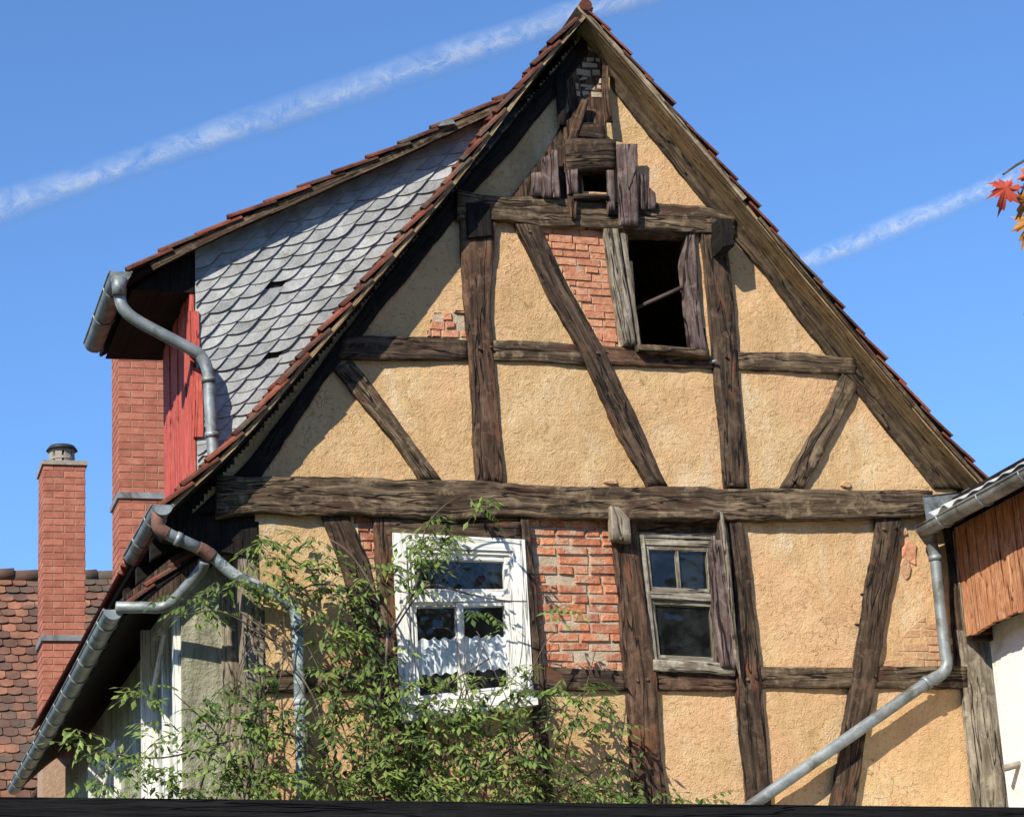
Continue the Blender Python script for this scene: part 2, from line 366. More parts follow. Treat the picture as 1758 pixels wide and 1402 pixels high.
xs=[p[0] for p in wallp]; x0,x1=min(xs),max(xs); z0=W(900,1402).z-.25; z1=max(p[1] for p in wallp)
wallp=[(p[0],p[1]) for p in wallp]; wallp[5]=(wallp[5][0],z0-.3); wallp[6]=(wallp[6][0]+.02,z0-.3)
mb=MB(); ST=.028; nx=int((x1-x0)/ST)+1; nz=int((z1-z0)/ST)+1; vid={}
def wv(i,k):
    if (i,k) not in vid:
        x=x0+i*ST; z=z0+k*ST
        y=N3((x,z,0),1.1)*.022+N3((x,z,4),5)*.007+N3((x,z,9),19)*.003
        vid[(i,k)]=mb.add([(x,y,z)])
    return vid[(i,k)]
for i in range(nx):
    for k in range(nz):
        c=(x0+(i+.5)*ST,z0+(k+.5)*ST)
        if inside(c,wallp) and not any(inside(c,P) for P in openw):
            mb.face((wv(i,k),wv(i+1,k),wv(i+1,k+1),wv(i,k+1)),None,.5,True)
mb.build('plaster_panels',M_plaster,house)
CX=wallp[5][0]; RX=wallp[6][0]; ZE=XZ(440,885)[1]
mb=MB(); mb.box(CX,RX,0.02,.2,0,z0+.02); mb.build('lower_wall',M_plaster,house)

# --- individually laid bricks clipped to a panel
def bricks(name,poly,y,m,bl,bh,jn,label=None,jit=.006,parent=None,drop=0,tilt=0,mort=None,seed=1,dep=.1,bev=.006):
    rnd=random.Random(seed); parent=parent or house
    C=[XZ(*p,y) for p in poly]; zb=min(c[1] for c in C); zt=max(c[1] for c in C); xa=min(c[0] for c in C); xb=max(c[0] for c in C)
    b=MB(); z=zb; r=0
    while z<zt:
        h=bh*(1+rnd.uniform(-.08,.08)); x=xa-bl*(.5 if r%2 else 0)-rnd.random()*.04
        while x<xb:
            L=bl*(1+rnd.uniform(-.1,.1)) if rnd.random()>.2 else bl*.5
            a=rnd.uniform(-jit,jit); q=[(x,z+a),(x+L,z+a+rnd.uniform(-jit,jit)),(x+L,z+h+rnd.uniform(-jit,jit)*.5),(x,z+h+rnd.uniform(-jit,jit)*.5)]
            q=[(u,v+(u-xa)*tilt) for u,v in q]
            q=clip_poly(q,C)
            if len(q)>=3 and rnd.random()>=drop:
                ar=abs(sum(q[i-1][0]*q[i][1]-q[i][0]*q[i-1][1] for i in range(len(q))))/2
                if ar>.0006:
                    yy=y+rnd.uniform(-.006,.008)
                    P=[(u,yy+rnd.uniform(-.003,.003),v) for u,v in q]
                    if sum((P[i-1][0]*P[i][2]-P[i][0]*P[i-1][2]) for i in range(len(P)))<0: P=P[::-1]
                    b.prism(P,(0,dep,0),rnd.random(),bev)
            x+=L+jn
        z+=h+jn; r+=1
    o=b.build(name,m,parent,label)
    mm=MB(); n=12; ring=C
    P=[(u,y+.012,v) for u,v in ring]
    if sum((P[i-1][0]*P[i][2]-P[i][0]*P[i-1][2]) for i in range(len(P)))<0: P=P[::-1]
    mm.prism(P,(0,.1,0)); mm.build('mortar_bed',mort or M_mortar,o)
    return o
bricks('brick_infill',BR_TOP,-.005,M_brick,.2,.052,.008,'neat orange brick infill beside the open hatch',seed=3,tilt=-.02)
bricks('brick_infill',BR_LOW,.004,M_brickred,.215,.056,.016,'rough red brick infill between the two lower windows',seed=5,jit=.008,drop=.06,bev=.008)
bricks('brick_infill',BR_LEFT,.004,M_brickred,.12,.055,.012,seed=6)
bricks('brick_infill',BR_SMALL,-.012,M_brick,.13,.058,.012,'small patch of bare bricks at the left post',seed=8,drop=.1,jit=.01)
bricks('brick_infill',BR_APEX,-.02,M_mortar,.13,.05,.014,'loose grey bricks under the gable peak',seed=9,jit=.012)
bricks('brick_infill',BR_RIGHT,-.006,M_worn,.2,.05,.007,'worn thin bricks showing by the right corner',seed=10,mort=M_plaster,dep=.05,drop=.04)
# bare stones near the right corner and small wounds in the plaster
for (px,py,rx,rz,sd) in ((1563,948,17,24,1),(1556,975,12,20,2),(1552,910,9,12,3),(1576,905,9,10,4),(1590,918,9,9,5),(1453,831,11,7,6),(1048,826,15,6,7),(830,1352,30,20,8),(880,1290,14,26,9)):
    b=MB(); c=W(px,py,-.01); n=11; rn=random.Random(sd); ring=[]
    for i in range(n):
        a=-2*math.pi*i/n; q=rn.uniform(.75,1.15); ring.append((c.x+math.cos(a)*rx/240*q,-.010+rn.uniform(-.006,.006),c.z-math.sin(a)*rz/240*q))
    b.prism(ring[::-1] if False else ring,(0,.05,0),rn.random(),.008); b.build('bare_stone',M_worn if sd!=1 else M_brick,house)

# --- timbers
beam('tie_beam',[(372,815),(445,817),(640,820),(860,828),(1020,835),(1130,831),(1250,839),(1440,838),(1602,842)],
     [(372,884),(440,881),(640,883),(740,888),(1050,890),(1110,882),(1290,894),(1440,893),(1540,888),(1592,882)],M_olive,-.075,.14,'long weathered tie beam across the gable',wob=.012,seg=8)
beam('rail',[(590,576),(735,578),(801,583)],[(580,614),(735,617),(803,617)],M_dark)
beam('rail',[(845,582),(900,583),(990,591)],[(848,618),(920,620),(1005,626)],M_olive)
beam('rail',[(1025,592),(1090,597),(1222,610)],[(1040,627),(1130,630),(1228,633)],M_red)
beam('rail',[(1262,603),(1380,605),(1470,614)],[(1266,632),(1380,639),(1470,643)],M_olive)
beam('collar_beam',[(785,325),(870,338),(960,341),(1120,348),(1210,355),(1262,372)],[(785,376),(870,379),(930,385),(1120,396),(1200,399),(1262,402)],M_olive,-.06,.14,wob=.012,seg=7)
beam('post',[(790,370),(795,480),(803,600),(812,700),(820,826)],[(853,378),(843,480),(849,600),(856,700),(864,829)],M_red,-.045,wob=.009)
beam('brace',[(883,384),(940,500),(1000,610),(1060,740),(1113,833)],[(926,385),(975,490),(1040,600),(1100,735),(1148,833)],M_dark,-.052,wob=.01,label='long leaning brace left of the open hatch')
beam('post',[(1203,400),(1218,520),(1226,640),(1244,837)],[(1248,400),(1260,520),(1269,640),(1284,837)],M_dark,-.045)
beam('brace',[(1447,641),(1402,730),(1340,836)],[(1474,662),(1432,745),(1381,838)],M_olive,-.035,wob=.01)
beam('brace',[(572,632),(640,713),(722,822)],[(604,617),(680,715),(760,824)],M_olive,-.035,wob=.009)
for px,py in ((812,404),(836,402),(822,598),(842,596),(908,398),(1246,612),(1238,388),(1254,832),(1268,864),(1130,846),(1092,1168),(1110,1166),(1282,1166),(1296,1162),(1500,1160),(1516,908),(1536,906),(1362,824),(846,842),(738,838),(1025,606)):
    b=MB(); a=W(px,py,-.045); b.tube([a,a+Vector((0,-.022,0))],.012,8); b.build('peg',M_olive,house)
# rafters lying on the wall
beam('wall_rafter',[(1005,55),(968,100),(930,146),(780,330),(690,440),(540,640),(425,790),(330,880)],
     [(1010,90),(985,122),(955,165),(820,326),(785,368),(620,577),(560,652),(448,818),(388,880)],M_black,-.03,wob=.01)
beam('wall_rafter',[(1040,95),(1052,152),(1215,355),(1275,425),(1422,608),(1604,838)],[(1010,45),(1105,150),(1260,340),(1340,440),(1480,605),(1665,838)],M_rafter,-.03,wob=.008)
# lower storey
beam('rail',[(452,1150),(520,1149),(652,1149)],[(456,1187),(520,1187),(655,1187)],M_olive)
beam('rail',[(925,1143),(1000,1147),(1078,1152)],[(930,1185),(1000,1184),(1080,1184)],M_dark)
beam('rail',[(1122,1150),(1200,1155),(1264,1158)],[(1128,1183),(1200,1185),(1266,1184)],M_red)
beam('rail',[(1300,1144),(1440,1145),(1660,1141)],[(1304,1181),(1440,1181),(1662,1182)],M_olive)
beam('post',[(1047,886),(1065,1040),(1073,1150),(1085,1350),(1090,1430)],[(1092,886),(1110,1050),(1125,1150),(1143,1350),(1150,1430)],M_red,-.055,wob=.01,label='cracked reddish post left of the small window')
beam('post',[(1250,886),(1262,1030),(1263,1165),(1280,1370),(1286,1430)],[(1277,886),(1297,1070),(1309,1182),(1325,1380),(1330,1430)],M_dark,-.05,wob=.009)
beam('post',[(1505,888),(1475,1090),(1450,1240),(1425,1385),(1418,1430)],[(1551,888),(1532,1000),(1510,1130),(1490,1250),(1468,1390),(1462,1430)],M_dark,-.05,wob=.011,label='leaning dark post near the right corner')
beam('corner_post',[(1640,1080),(1655,1190),(1672,1395),(1675,1430)],[(1701,1090),(1721,1240),(1735,1395),(1738,1430)],M_grey,-.035,wob=.008)
beam('corner_post',[(1620,900),(1632,1000),(1641,1150)],[(1690,880),(1697,1000),(1702,1079)],M_dark,-.03,wob=.008)
beam('brace',[(551,884),(590,985),(620,1100),(640,1160)],[(600,884),(634,965),(655,1070),(668,1150)],M_dark,-.035)
beam('post',[(641,886),(648,1000),(655,1150),(665,1430)],[(672,886),(676,1000),(690,1150),(705,1430)],M_red,-.04)
beam('post',[(893,886),(905,1010),(916,1150),(926,1430)],[(909,886),(922,1010),(933,1150),(955,1430)],M_dark,-.05)
beam('post',[(700,1235),(712,1330),(716,1430)],[(728,1235),(742,1330),(748,1430)],M_dark,-.04)
beam('lintel',[(660,889),(780,892),(895,895)],[(660,920),(780,922),(895,932)],M_dark,-.04)
beam('corner_post',[(402,880),(418,1060),(428,1200),(438,1430)],[(444,884),(455,1060),(462,1200),(470,1430)],M_grey,.02,.3)
# purlin heads
def purl(px0,py0,px1,py1,o=.24):
    a=W(px0,py0,0); c=W(px1,py1,0); b=MB()
    b.prism([(a.x,-o,c.z),(c.x,-o,c.z+.03),(c.x,-o,a.z),(a.x,-o,a.z)],(0,o,0),.5,.015); b.build('purlin_head',M_black,house)
purl(1216,392,1243,446); purl(796,352,842,418,.07)

# --- roof: profile in the verge plane, extruded back
PL=[(262,872),(300,838),(400,745),(500,622),(600,505),(700,383),(800,262),(870,160),(940,74),(1003,2)]
PR=[(1003,2),(1080,84),(1165,187),(1265,303),(1370,434),(1420,492),(1520,613),(1620,733),(1700,822),(1790,915)]
YB=9.0
def prof(P,y=-OV): return [Vector((q.x,0,q.z)) for q in (W(*p,y) for p in P)]
def arc(P):
    L=[0]
    for a,b in zip(P,P[1:]): L.append(L[-1]+(b-a).length)
    return L
def at(P,L,s):
    s=max(0,min(L[-1]-1e-6,s)); k=0
    while k<len(L)-2 and L[k+1]<=s: k+=1
    return P[k].lerp(P[k+1],(s-L[k])/(L[k+1]-L[k])),(P[k+1]-P[k]).normalized()
def smoothP(P,n=24):
    Q=resamp(P,n)
    for _ in range(3): Q=[Q[0]]+[(Q[i-1]+Q[i]*2+Q[i+1])/4 for i in range(1,len(Q)-1)]+[Q[-1]]
    return Q
def tiles(name,P,side,ya,yb,m,parent,expo=.26,wdt=.225,ncol=9,seed=2,th=.016,lift=.03,low=0):
    """P runs from eave to ridge; side=+1 if the outward normal is left of travel"""
    L=arc(P); rnd=random.Random(seed); b=MB(); ns=int(L[-1]/expo)
    for c in range(ncol+1):
        y0_=ya+c*wdt; y1_=ya+(c+1)*wdt if c<ncol else yb
        if c==ncol and y0_>=yb: break
        for k in range(-1,ns):
            s0=max(0,k*expo+(.0 if k>=0 else expo*.0))+rnd.uniform(-.012,.012); s1=min(L[-1],max(0,k*expo)+expo*1.28)
            if k<0: continue
            p0,t0=at(P,L,s0); p1,t1=at(P,L,s1); t=(p1-p0).normalized(); n=Vector((-t.z,0,t.x))*side
            off=rnd.uniform(-.006,.006); yj=rnd.uniform(-.008,.008); lf=lift+rnd.uniform(-.008,.012); tn=rnd.random()
            p0=p0-n*.045; p1=p1-n*.045
            K=7 if c<ncol else 1; top=[];bot=[]
            for q in range(K+1):
                u=q/K; y=y0_+(y1_-y0_)*u+yj
                h=(.022*math.cos(u*2*math.pi)+.006) if c<ncol else 0
                if c==0 and q==0: h-=.03
                a=p0+n*(lf+h+off); e=p1+n*(h+off-.006)
                top.append((Vector((a.x,y,a.z)),Vector((e.x,y,e.z)))); bot.append((Vector((a.x,y,a.z))-n*th,Vector((e.x,y,e.z))-n*th))
            i0=b.add([v for pr in top for v in pr]+[v for pr in bot for v in pr]); o=2*(K+1)
            for q in range(K):
                A=i0+2*q
                b.face((A,A+2,A+3,A+1),None,tn,True); b.face((A+o,A+o+1,A+o+3,A+o+2),None,tn,True); b.face((A,A+o,A+o+2,A+2),None,tn)
            b.face((i0,i0+1,i0+o+1,i0+o),None,tn); E=i0+2*K; b.face((E,E+o,E+o+1,E+1),None,tn)
    return b.build(name,m,parent)
def slab(name,P,side,d0,d1,ya,yb,m,parent,label=None,step=.06,ny=1):
    Q=resamp(P,max(2,int(arc(P)[-1]/step))); b=MB(); vo=random.random()*5; L=0; prev=None
    for i,p in enumerate(Q):
        t=(Q[min(i+1,len(Q)-1)]-Q[max(i-1,0)]).normalized(); n=Vector((-t.z,0,t.x))*side
        if i: L+=(p-Q[i-1]).length
        w_=N3((L*3,d0*9,side))*.004
        a=p-n*(d0+w_); c=p-n*(d1+w_)
        k=b.add([(a.x,ya,a.z),(c.x,ya,c.z),(c.x,yb,c.z),(a.x,yb,a.z)])
        if prev is not None:
            W_=yb-ya; D=d1-d0
            for f,(u0,u1) in (((0,1),(0,D)),((1,2),(D,D+W_)),((2,3),(D+W_,2*D+W_)),((3,0),(2*D+W_,2*D+2*W_))):
                b.face((prev+f[0],k+f[0],k+f[1],prev+f[1]),[(u0,pv),(u0,L+vo),(u1,L+vo),(u1,pv)])
        else: b.face((k,k+1,k+2,k+3))
        prev=k; pv=L+vo
    b.face((prev+3,prev+2,prev+1,prev)); return b.build(name,m,parent,label)
pl=smoothP(prof(PL),30); pr=smoothP(prof(PR),30)
tiles('roof_tiles',pl,1,-OV-.03,YB,M_tile,house,seed=2)
tiles('roof_tiles',pr[::-1],-1,-OV-.03,YB,M_tile,house,seed=5)
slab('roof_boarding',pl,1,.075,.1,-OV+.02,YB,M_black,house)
slab('roof_boarding',pr,1,.075,.1,-OV+.02,YB,M_soffit,house)
slab('verge_board',pl,1,.062,.094,-OV-.008,-OV+.018,M_soffit,house)
prr=pr[:]
slab('verge_board',[p for p in pr if p.x<W(1310,360,-OV).x],1,.055,.098,-OV-.012,-OV+.016,M_verge,house,'pale board under the upper right verge')
slab('verge_board',[p for p in pr if p.x>W(1300,350,-OV).x],1,.06,.09,-OV-.004,-OV+.018,M_olive,house)
# ridge cap
rp=W(1003,2,-OV); b=MB()
b.tube([(rp.x,-OV-.04,rp.z-.05),(rp.x,YB,rp.z-.05)],.05,12,.2); b.build('ridge_tile',M_tile,house)
# rafter tails / eaves box on the left
e0=W(300,860,-OV)

# --- side walls and rear
b=MB(); ZT=W(372,815,0).z
b.box(CX+.003,CX+.15,.2,YB,0,ZT-.02); b.build('side_wall',M_plaster,house)
b=MB(); b.box(RX-.15,RX,.2,YB,0,W(1640,850,0).z-.1); b.build('side_wall',M_plaster,house)
b=MB(); zr=rp.z-.3; b.prism([(RX,YB-.15,0),(CX,YB-.15,0),(CX,YB-.15,ZT),(rp.x,YB-.15,zr),(RX,YB-.15,ZT)],(0,.1,0)); b.build('rear_wall',M_plaster,house)
b=MB(); b.box(CX+.2,RX-.2,.25,YB-.2,ZT-.1,ZT-.02); b.build('attic_floor',M_inner,house)

# --- windows: pieces placed in a bilinear frame of the traced corners
def frameQ(C):
    def f(u,v,y):
        a=[C[0][i]+(C[1][i]-C[0][i])*u for i in (0,1)]; c=[C[3][i]+(C[2][i]-C[3][i])*u for i in (0,1)]
        p=W(a[0]+(c[0]-a[0])*v,a[1]+(c[1]-a[1])*v,0); return Vector((p.x,y,p.z))
    return f
def bar(b,f,u0,v0,u1,v1,yf,yb,bev=.004):
    P=[f(u0,v1,yf),f(u1,v1,yf),f(u1,v0,yf),f(u0,v0,yf)]; Q=[Vector((p.x,yb,p.z)) for p in P]
    L1=(P[1]-P[0]).length; L2=(P[3]-P[0]).length
    c=sum(P,Vector())/4
    In=[p+(c-p).normalized()*bev for p in P]; Fr=[Vector((p.x,yf+bev,p.z)) for p in P]
    n=b.add(In+Fr+Q); uo=random.random()*9; vo=random.random()*9
    uv=[(0,0),(L1,0),(L1,L2),(0,L2)] if L2>L1 else [(0,0),(0,L1),(L2,L1),(L2,0)]
    b.face((n,n+1,n+2,n+3),[(x+uo,y+vo) for x,y in uv])
    for r in (0,4):
        for i in range(4):
            j=(i+1)%4; b.face((n+r+j,n+r+i,n+r+4+i,n+r+4+j),[(uo,vo),(uo,vo+.1),(uo+.05,vo+.1),(uo+.05,vo)])
def ring(b,f,u0,v0,u1,v1,w,h,yf,yb):
    bar(b,f,u0,v0,u0+w,v1,yf,yb); bar(b,f,u1-w,v0,u1,v1,yf,yb)
    bar(b,f,u0+w,v0,u1-w,v0+h,yf+.001,yb); bar(b,f,u0+w,v1-h,u1-w,v1,yf+.001,yb)
def pane(f,u0,v0,u1,v1,y,par):
    b=MB(); bar(b,f,u0,v0,u1,v1,y,y+.004,.0005); b.build('pane',M_glass,par)
# white window
WC=[(671,917),(897,929),(913,1206),(685,1234)]; f=frameQ(WC)
b=MB(); ring(b,f,0,0,1,1,.095,.075,-.06,.1); wf=b.build('window',M_white,house,'white window with flaking paint and net curtains')
b=MB(); ring(b,f,.095,.075,.905,.935,.028,.022,-.045,.06); b.build('frame',M_white,wf)
b=MB(); bar(b,f,.124,.335,.876,.375,-.05,.06); b.build('transom',M_white,wf)
b=MB(); ring(b,f,.124,.098,.876,.335,.035,.035,-.03,.03); b.build('sash',M_white,wf); pane(f,.155,.13,.845,.305,-.012,wf)
b=MB(); ring(b,f,.124,.375,.515,.913,.035,.025,-.03,.03); b.build('sash',M_white,wf); pane(f,.155,.395,.485,.893,-.012,wf)
b=MB(); ring(b,f,.46,.377,.876,.911,.05,.025,-.04,.03); b.build('sash',M_white,wf); pane(f,.505,.395,.83,.893,-.012,wf)
b=MB(); bar(b,f,-.01,.985,1.01,1.03,-.13,.05); b.build('sill',M_white,wf)
cur=MB(); fc=[]
for i in range(61):
    u=.15+.69*i/60; yy=.003+.006*math.sin(i*1.35)+.002*math.sin(i*.37)
    col=[f(u,.575+.2*k/6 + (.008*math.sin(i*.9) if k in(0,6) else 0),yy+.001*math.sin(i*.8+k)) for k in range(7)]
    fc.append(cur.add(col))
for i in range(60):
    for k in range(6): cur.face((fc[i]+k,fc[i]+k+1,fc[i+1]+k+1,fc[i+1]+k),None,.5,True)
tag(cur.build('net_curtain',M_curtain),'white net cafe curtain hanging behind the flaking white window','curtain')
# small window
SC=[(1094,900),(1224,904),(1240,1146),(1120,1140)]; f=frameQ(SC)
b=MB(); ring(b,f,0,.06,1,1,.055,.035,-.03,.1); sw=b.build('window',M_cream,house,'small old two-sash window with peeling grey paint')
b=MB(); bar(b,f,.056,.095,.944,.145,-.02,.06); b.build('head_board',M_cream,sw)
b=MB(); bar(b,f,.056,.48,.944,.535,-.028,.06); b.build('transom',M_cream,sw)
b=MB(); ring(b,f,.056,.145,.944,.48,.055,.035,-.01,.04); b.build('sash',M_cream,sw)
b=MB(); bar(b,f,.47,.18,.505,.445,-.008,.03); b.build('glazing_bar',M_cream,sw); pane(f,.1,.17,.9,.46,.012,sw)
b=MB(); ring(b,f,.056,.535,.944,.965,.06,.035,-.01,.04); b.build('sash',M_cream,sw); pane(f,.1,.56,.9,.94,.012,sw)
beam('window_sill',[(1122,1131),(1180,1134),(1262,1139)],[(1122,1150),(1180,1153),(1262,1158)],M_cream,-.07,.05)
beam('window_lintel',[(1080,876),(1160,877),(1235,877)],[(1080,889),(1160,890),(1235,890)],M_olive,-.125,-.0)
beam('window_board',[(1072,890),(1160,892),(1232,893)],[(1085,912),(1160,914),(1230,914)],M_dark,-.015,.1)
beam('plank',[(1048,868),(1050,895),(1050,925)],[(1064,870),(1083,890),(1084,930)],M_grey,-.13,-.05)
beam('plank',[(1222,926),(1228,1040),(1237,1143)],[(1245,926),(1256,1040),(1264,1148)],M_plank,-.09,-.0,label='reddish board right of the small window')
beam('plank',[(1232,876),(1246,980),(1262,1130)],[(1243,879),(1256,980),(1272,1160)],M_grey,-.115,-.09)
# open hatch
beam('hatch_frame',[(1037,392),(1052,500),(1070,592)],[(1062,392),(1079,500),(1093,592)],M_grey,-.06,.1,'wide bleached jamb left of the open hatch')
beam('hatch_frame',[(1062,392),(1080,500),(1094,594)],[(1072,392),(1089,500),(1101,596)],M_grey,-.035,.1)
beam('hatch_frame',[(1180,396),(1175,450),(1192,602)],[(1193,398),(1200,500),(1216,604)],M_plank,-.04,.1)
beam('hatch_frame',[(1072,394),(1130,397),(1190,399)],[(1072,401),(1130,404),(1190,406)],M_olive,-.03,.1)
beam('hatch_sill',[(1094,590),(1150,594),(1216,600)],[(1097,600),(1150,604),(1218,611)],M_olive,-.11,.05)
b=MB(); b.tube([W(1085,532,.1),W(1183,488,.05)],.016,6); b.build('hatch_stick',M_plank,house)
# planks at the small pigeon hatch under the peak
for (L,Rr,m_,yf) in (
  ([(1060,247),(1062,320),(1064,386)],[(1095,247),(1096,320),(1097,388)],M_plank,-.13),
  ([(930,272),(931,300),(932,337)],[(948,262),(950,300),(952,338)],M_plank,-.1),
  ([(947,257),(949,300),(951,338)],[(958,258),(961,300),(963,339)],M_plank,-.115),
  ([(914,297),(914,315),(914,335)],[(930,295),(930,315),(931,336)],M_plank,-.08),
  ([(972,292),(974,312),(975,333)],[(993,290),(993,312),(994,334)],M_plank,-.11),
  ([(975,335),(977,352),(980,372)],[(990,333),(991,352),(990,376)],M_red,-.1),
  ([(1042,292),(1043,320),(1043,364)],[(1055,292),(1056,320),(1057,362)],M_plank,-.1),
  ([(1099,299),(1100,330),(1101,358)],[(1110,301),(1112,330),(1112,360)],M_plank,-.1),
  ([(1111,318),(1111,335),(1112,358)],[(1126,332),(1127,342),(1128,360)],M_plank,-.09),
  ([(1036,112),(1034,150),(1040,208)],[(1046,114),(1046,150),(1053,210)],M_red,-.1),
  ([(955,130),(957,170),(960,214)],[(973,125),(973,170),(972,216)],M_black,-.07),
  ([(1000,170),(985,205),(975,242)],[(1012,172),(1000,210),(990,245)],M_red,-.09),
  ([(968,210),(968,225),(968,246)],[(984,200),(985,225),(986,246)],M_red,-.06)):
    beam('hatch_plank',L,Rr,m_,yf,yf+.024,wob=.004)
beam('hatch_beam',[(970,238),(1010,236),(1058,238)],[(972,290),(1010,290),(1057,291)],M_dark,-.1,.05,wob=.01)
beam('hatch_beam',[(985,212),(1010,210),(1038,214)],[(985,236),(1010,236),(1040,238)],M_dark,-.08,.05,wob=.008)
beam('hatch_beam',[(985,333),(1020,331),(1045,333)],[(985,341),(1020,341),(1045,342)],M_dark,-.12,.05)
# boarded triangle left of the hatch, brown daub round the loose bricks
b=MB(); b.prism([W(875,341,-.012),W(965,341,-.012),W(1000,341,-.012),W(1000,250,-.012),W(990,168,-.012),W(968,205,-.012),W(945,250,-.012)],(0,.05,0)); b.build('hatch_boarding',M_dark,house)
b=MB(); b.prism([W(990,240,-.016),W(1040,240,-.016),W(1036,165,-.016),W(1030,95,-.016),W(1000,80,-.016),W(970,110,-.016),W(975,170,-.016)],(0,.012,0)); b.build('hatch_boarding',M_red,house)
# nail, bracket
b=MB(); a=W(1218,622,-.05); b.tube([a,a+Vector((.05,-.03,.005))],.012,6); b.build('iron_bolt',M_zinc,house)
for px,py in ((1483,1020),(1474,1072)):
    b=MB(); a=W(px,py,-.01); b.tube([a+Vector((-.03,0,0)),a+Vector((.03,-.03,.01)),a+Vector((.035,-.03,-.03))],.007,5); b.build('iron_hook',M_dkmetal,house)

# --- gutters and pipes
def gutter(name,p0,p1,r,parent,sag=0,m=M_zinc,n=14,label=None,caps=True,roll=None):
    b=MB(); seg=12; rows=[]; th=.004; d=(Vector(p1)-Vector(p0)); ax=d.normalized(); side=Vector((0,0,1)).cross(ax).normalized(); up=Vector((0,0,1))
    for i in range(n+1):
        c=Vector(p0)+d*(i/n)-up*(sag*4*(i/n)*(1-i/n))+side*N3((i*.7,p0[0],2))*.006
        P=[]
        for rr in (r,r-th):
            for k in range(seg+1):
                a=math.pi*k/seg; P.append(c+side*(-math.cos(a)*rr)-up*(math.sin(a)*rr))
        rows.append(b.add(P))
    for i in range(n):
        A,B=rows[i],rows[i+1]
        for k in range(seg):
            b.face((A+k,A+k+1,B+k+1,B+k),None,.5,True); o=seg+1; b.face((A+o+k,B+o+k,B+o+k+1,A+o+k+1),None,.5,True)
    g_=b.build(name,m,parent,label)
    for s_ in (-1,1):
        q=MB(); q.tube([Vector(p0)+side*(s_*r)+d*(i/n)-up*(sag*4*(i/n)*(1-i/n)) for i in range(n+1)],.009,8)
        if s_==1: q.build('gutter_bead',m,g_)
        else: q.build('gutter_bead',m,g_)
    for e,sg in ((p0,-1),(p1,1)):
        q=MB(); c=Vector(e); ringp=[c+side*(-math.cos(math.pi*k/seg)*r*1.02)-up*(math.sin(math.pi*k/seg)*r*1.02) for k in range(seg+1)]
        q.prism(ringp if sg<0 else ringp[::-1],ax*(.008*(1 if sg<0 else -1))); q.build('end_cap',m,g_)
    L=d.length; k=.35
    while k<L-.1:
        c=Vector(p0)+d*(k/L)-up*(sag*4*(k/L)*(1-k/L)); q=MB()
        q.tube([c+side*(-math.cos(math.pi*j/8)*(r+.006))-up*(math.sin(math.pi*j/8)*(r+.006)) for j in range(9)],.008,5); q.build('bracket',m,g_); k+=.62
    return g_
def pipe(name,P,r,parent,m=M_zinc,res=6,label=None,collars=()):
    b=MB(); b.tube(P,r,14,.5,res=res); o=b.build(name,m,parent,label)
    for c,t in collars:
        q=MB(); t=Vector(t).normalized(); q.tube([Vector(c)-t*.02,Vector(c)+t*.02],r+.008,14); q.build('pipe_collar',m,o)
    return o
def WD(p,px,y2):   # world point on the depth line through p seen at y2
    return Vector((p.x,y2,p.z))
# main eave gutter (left)
g1=W(279,866,-.36); gutter('gutter',g1,(g1.x,1.15,g1.z),.072,house,label='short zinc gutter at the main left eave')
pipe('downpipe',[W(279,911,-.295),W(300,922,-.28),W(345,942,-.24)],.043,house,res=2,collars=[(W(306,925,-.275),(1,0,-.4))])
pipe('pipe_elbow',[W(272,878,-.3),W(271,900,-.3),W(276,909,-.297),W(287,916,-.29)],.047,house,m=M_rust,label='rusty elbow under the main eave gutter')
pipe('pipe_elbow',[W(340,940,-.245),W(352,946,-.235),W(364,956,-.22)],.048,house,m=M_rust,label='rusty elbow where the two pipes meet')
pipe('downpipe',[W(358,948,-.22),W(400,985,-.2),W(450,1010,-.16),W(492,1034,-.13),W(508,1055,-.12),W(512,1120,-.12),W(516,1250,-.12),W(521,1440,-.12)],.042,house,m=M_mosspaint,label='painted downpipe with peeling paint in front of the left wall end',
     collars=[(W(509,1075,-.12),(0,0,1)),(W(515,1205,-.12),(0,0,1))])
# --- pent roof and its gutter on the left side
def shear(o,k,y0):
    for v in o.data.vertices: v.co.x+=(v.co.y-y0)*k
    return o
YP=.2; g3=W(195,1046,YP); dE=ray(24,1352); tE=((g3.z-.06)-CAM.z)/dE.z; gE=CAM+dE*tE; KS=(gE.x-g3.x)/(gE.y-g3.y)
print('gutter end',gE,'shear',KS)
gutter('gutter',g3,gE,.07,house,sag=.03,n=20,label='long curved zinc gutter of the low side roof')
pipe('drain_pipe',[W(200,1042,YP),W(240,1042,YP-.05),W(285,1040,.12),W(320,1008,-.02),W(345,978,-.14),W(352,962,-.2)],.042,house)
pent=[Vector((g3.x+.02,0,g3.z+.03)),Vector((W(262,985,YP).x,0,W(262,985,YP).z)),Vector((W(345,925,YP).x,0,W(345,925,YP).z)),Vector((CX+.1,0,W(430,880,YP).z))]
LE=gE.y+.1
shear(tiles('side_roof_tiles',pent,1,YP,LE,M_tile,house,ncol=4,seed=8,expo=.24),KS,YP)
shear(slab('side_roof_boarding',pent,1,.07,.1,YP+.02,LE,M_black,house),KS,YP)
b=MB(); b.prism([W(205,1030,YP+.03),W(285,1032,YP+.03),W(345,975,YP+.03),W(350,930,YP+.03),W(300,952,YP+.03)],(0,.03,0)); b.build('side_roof_gable_board',M_dark,house)
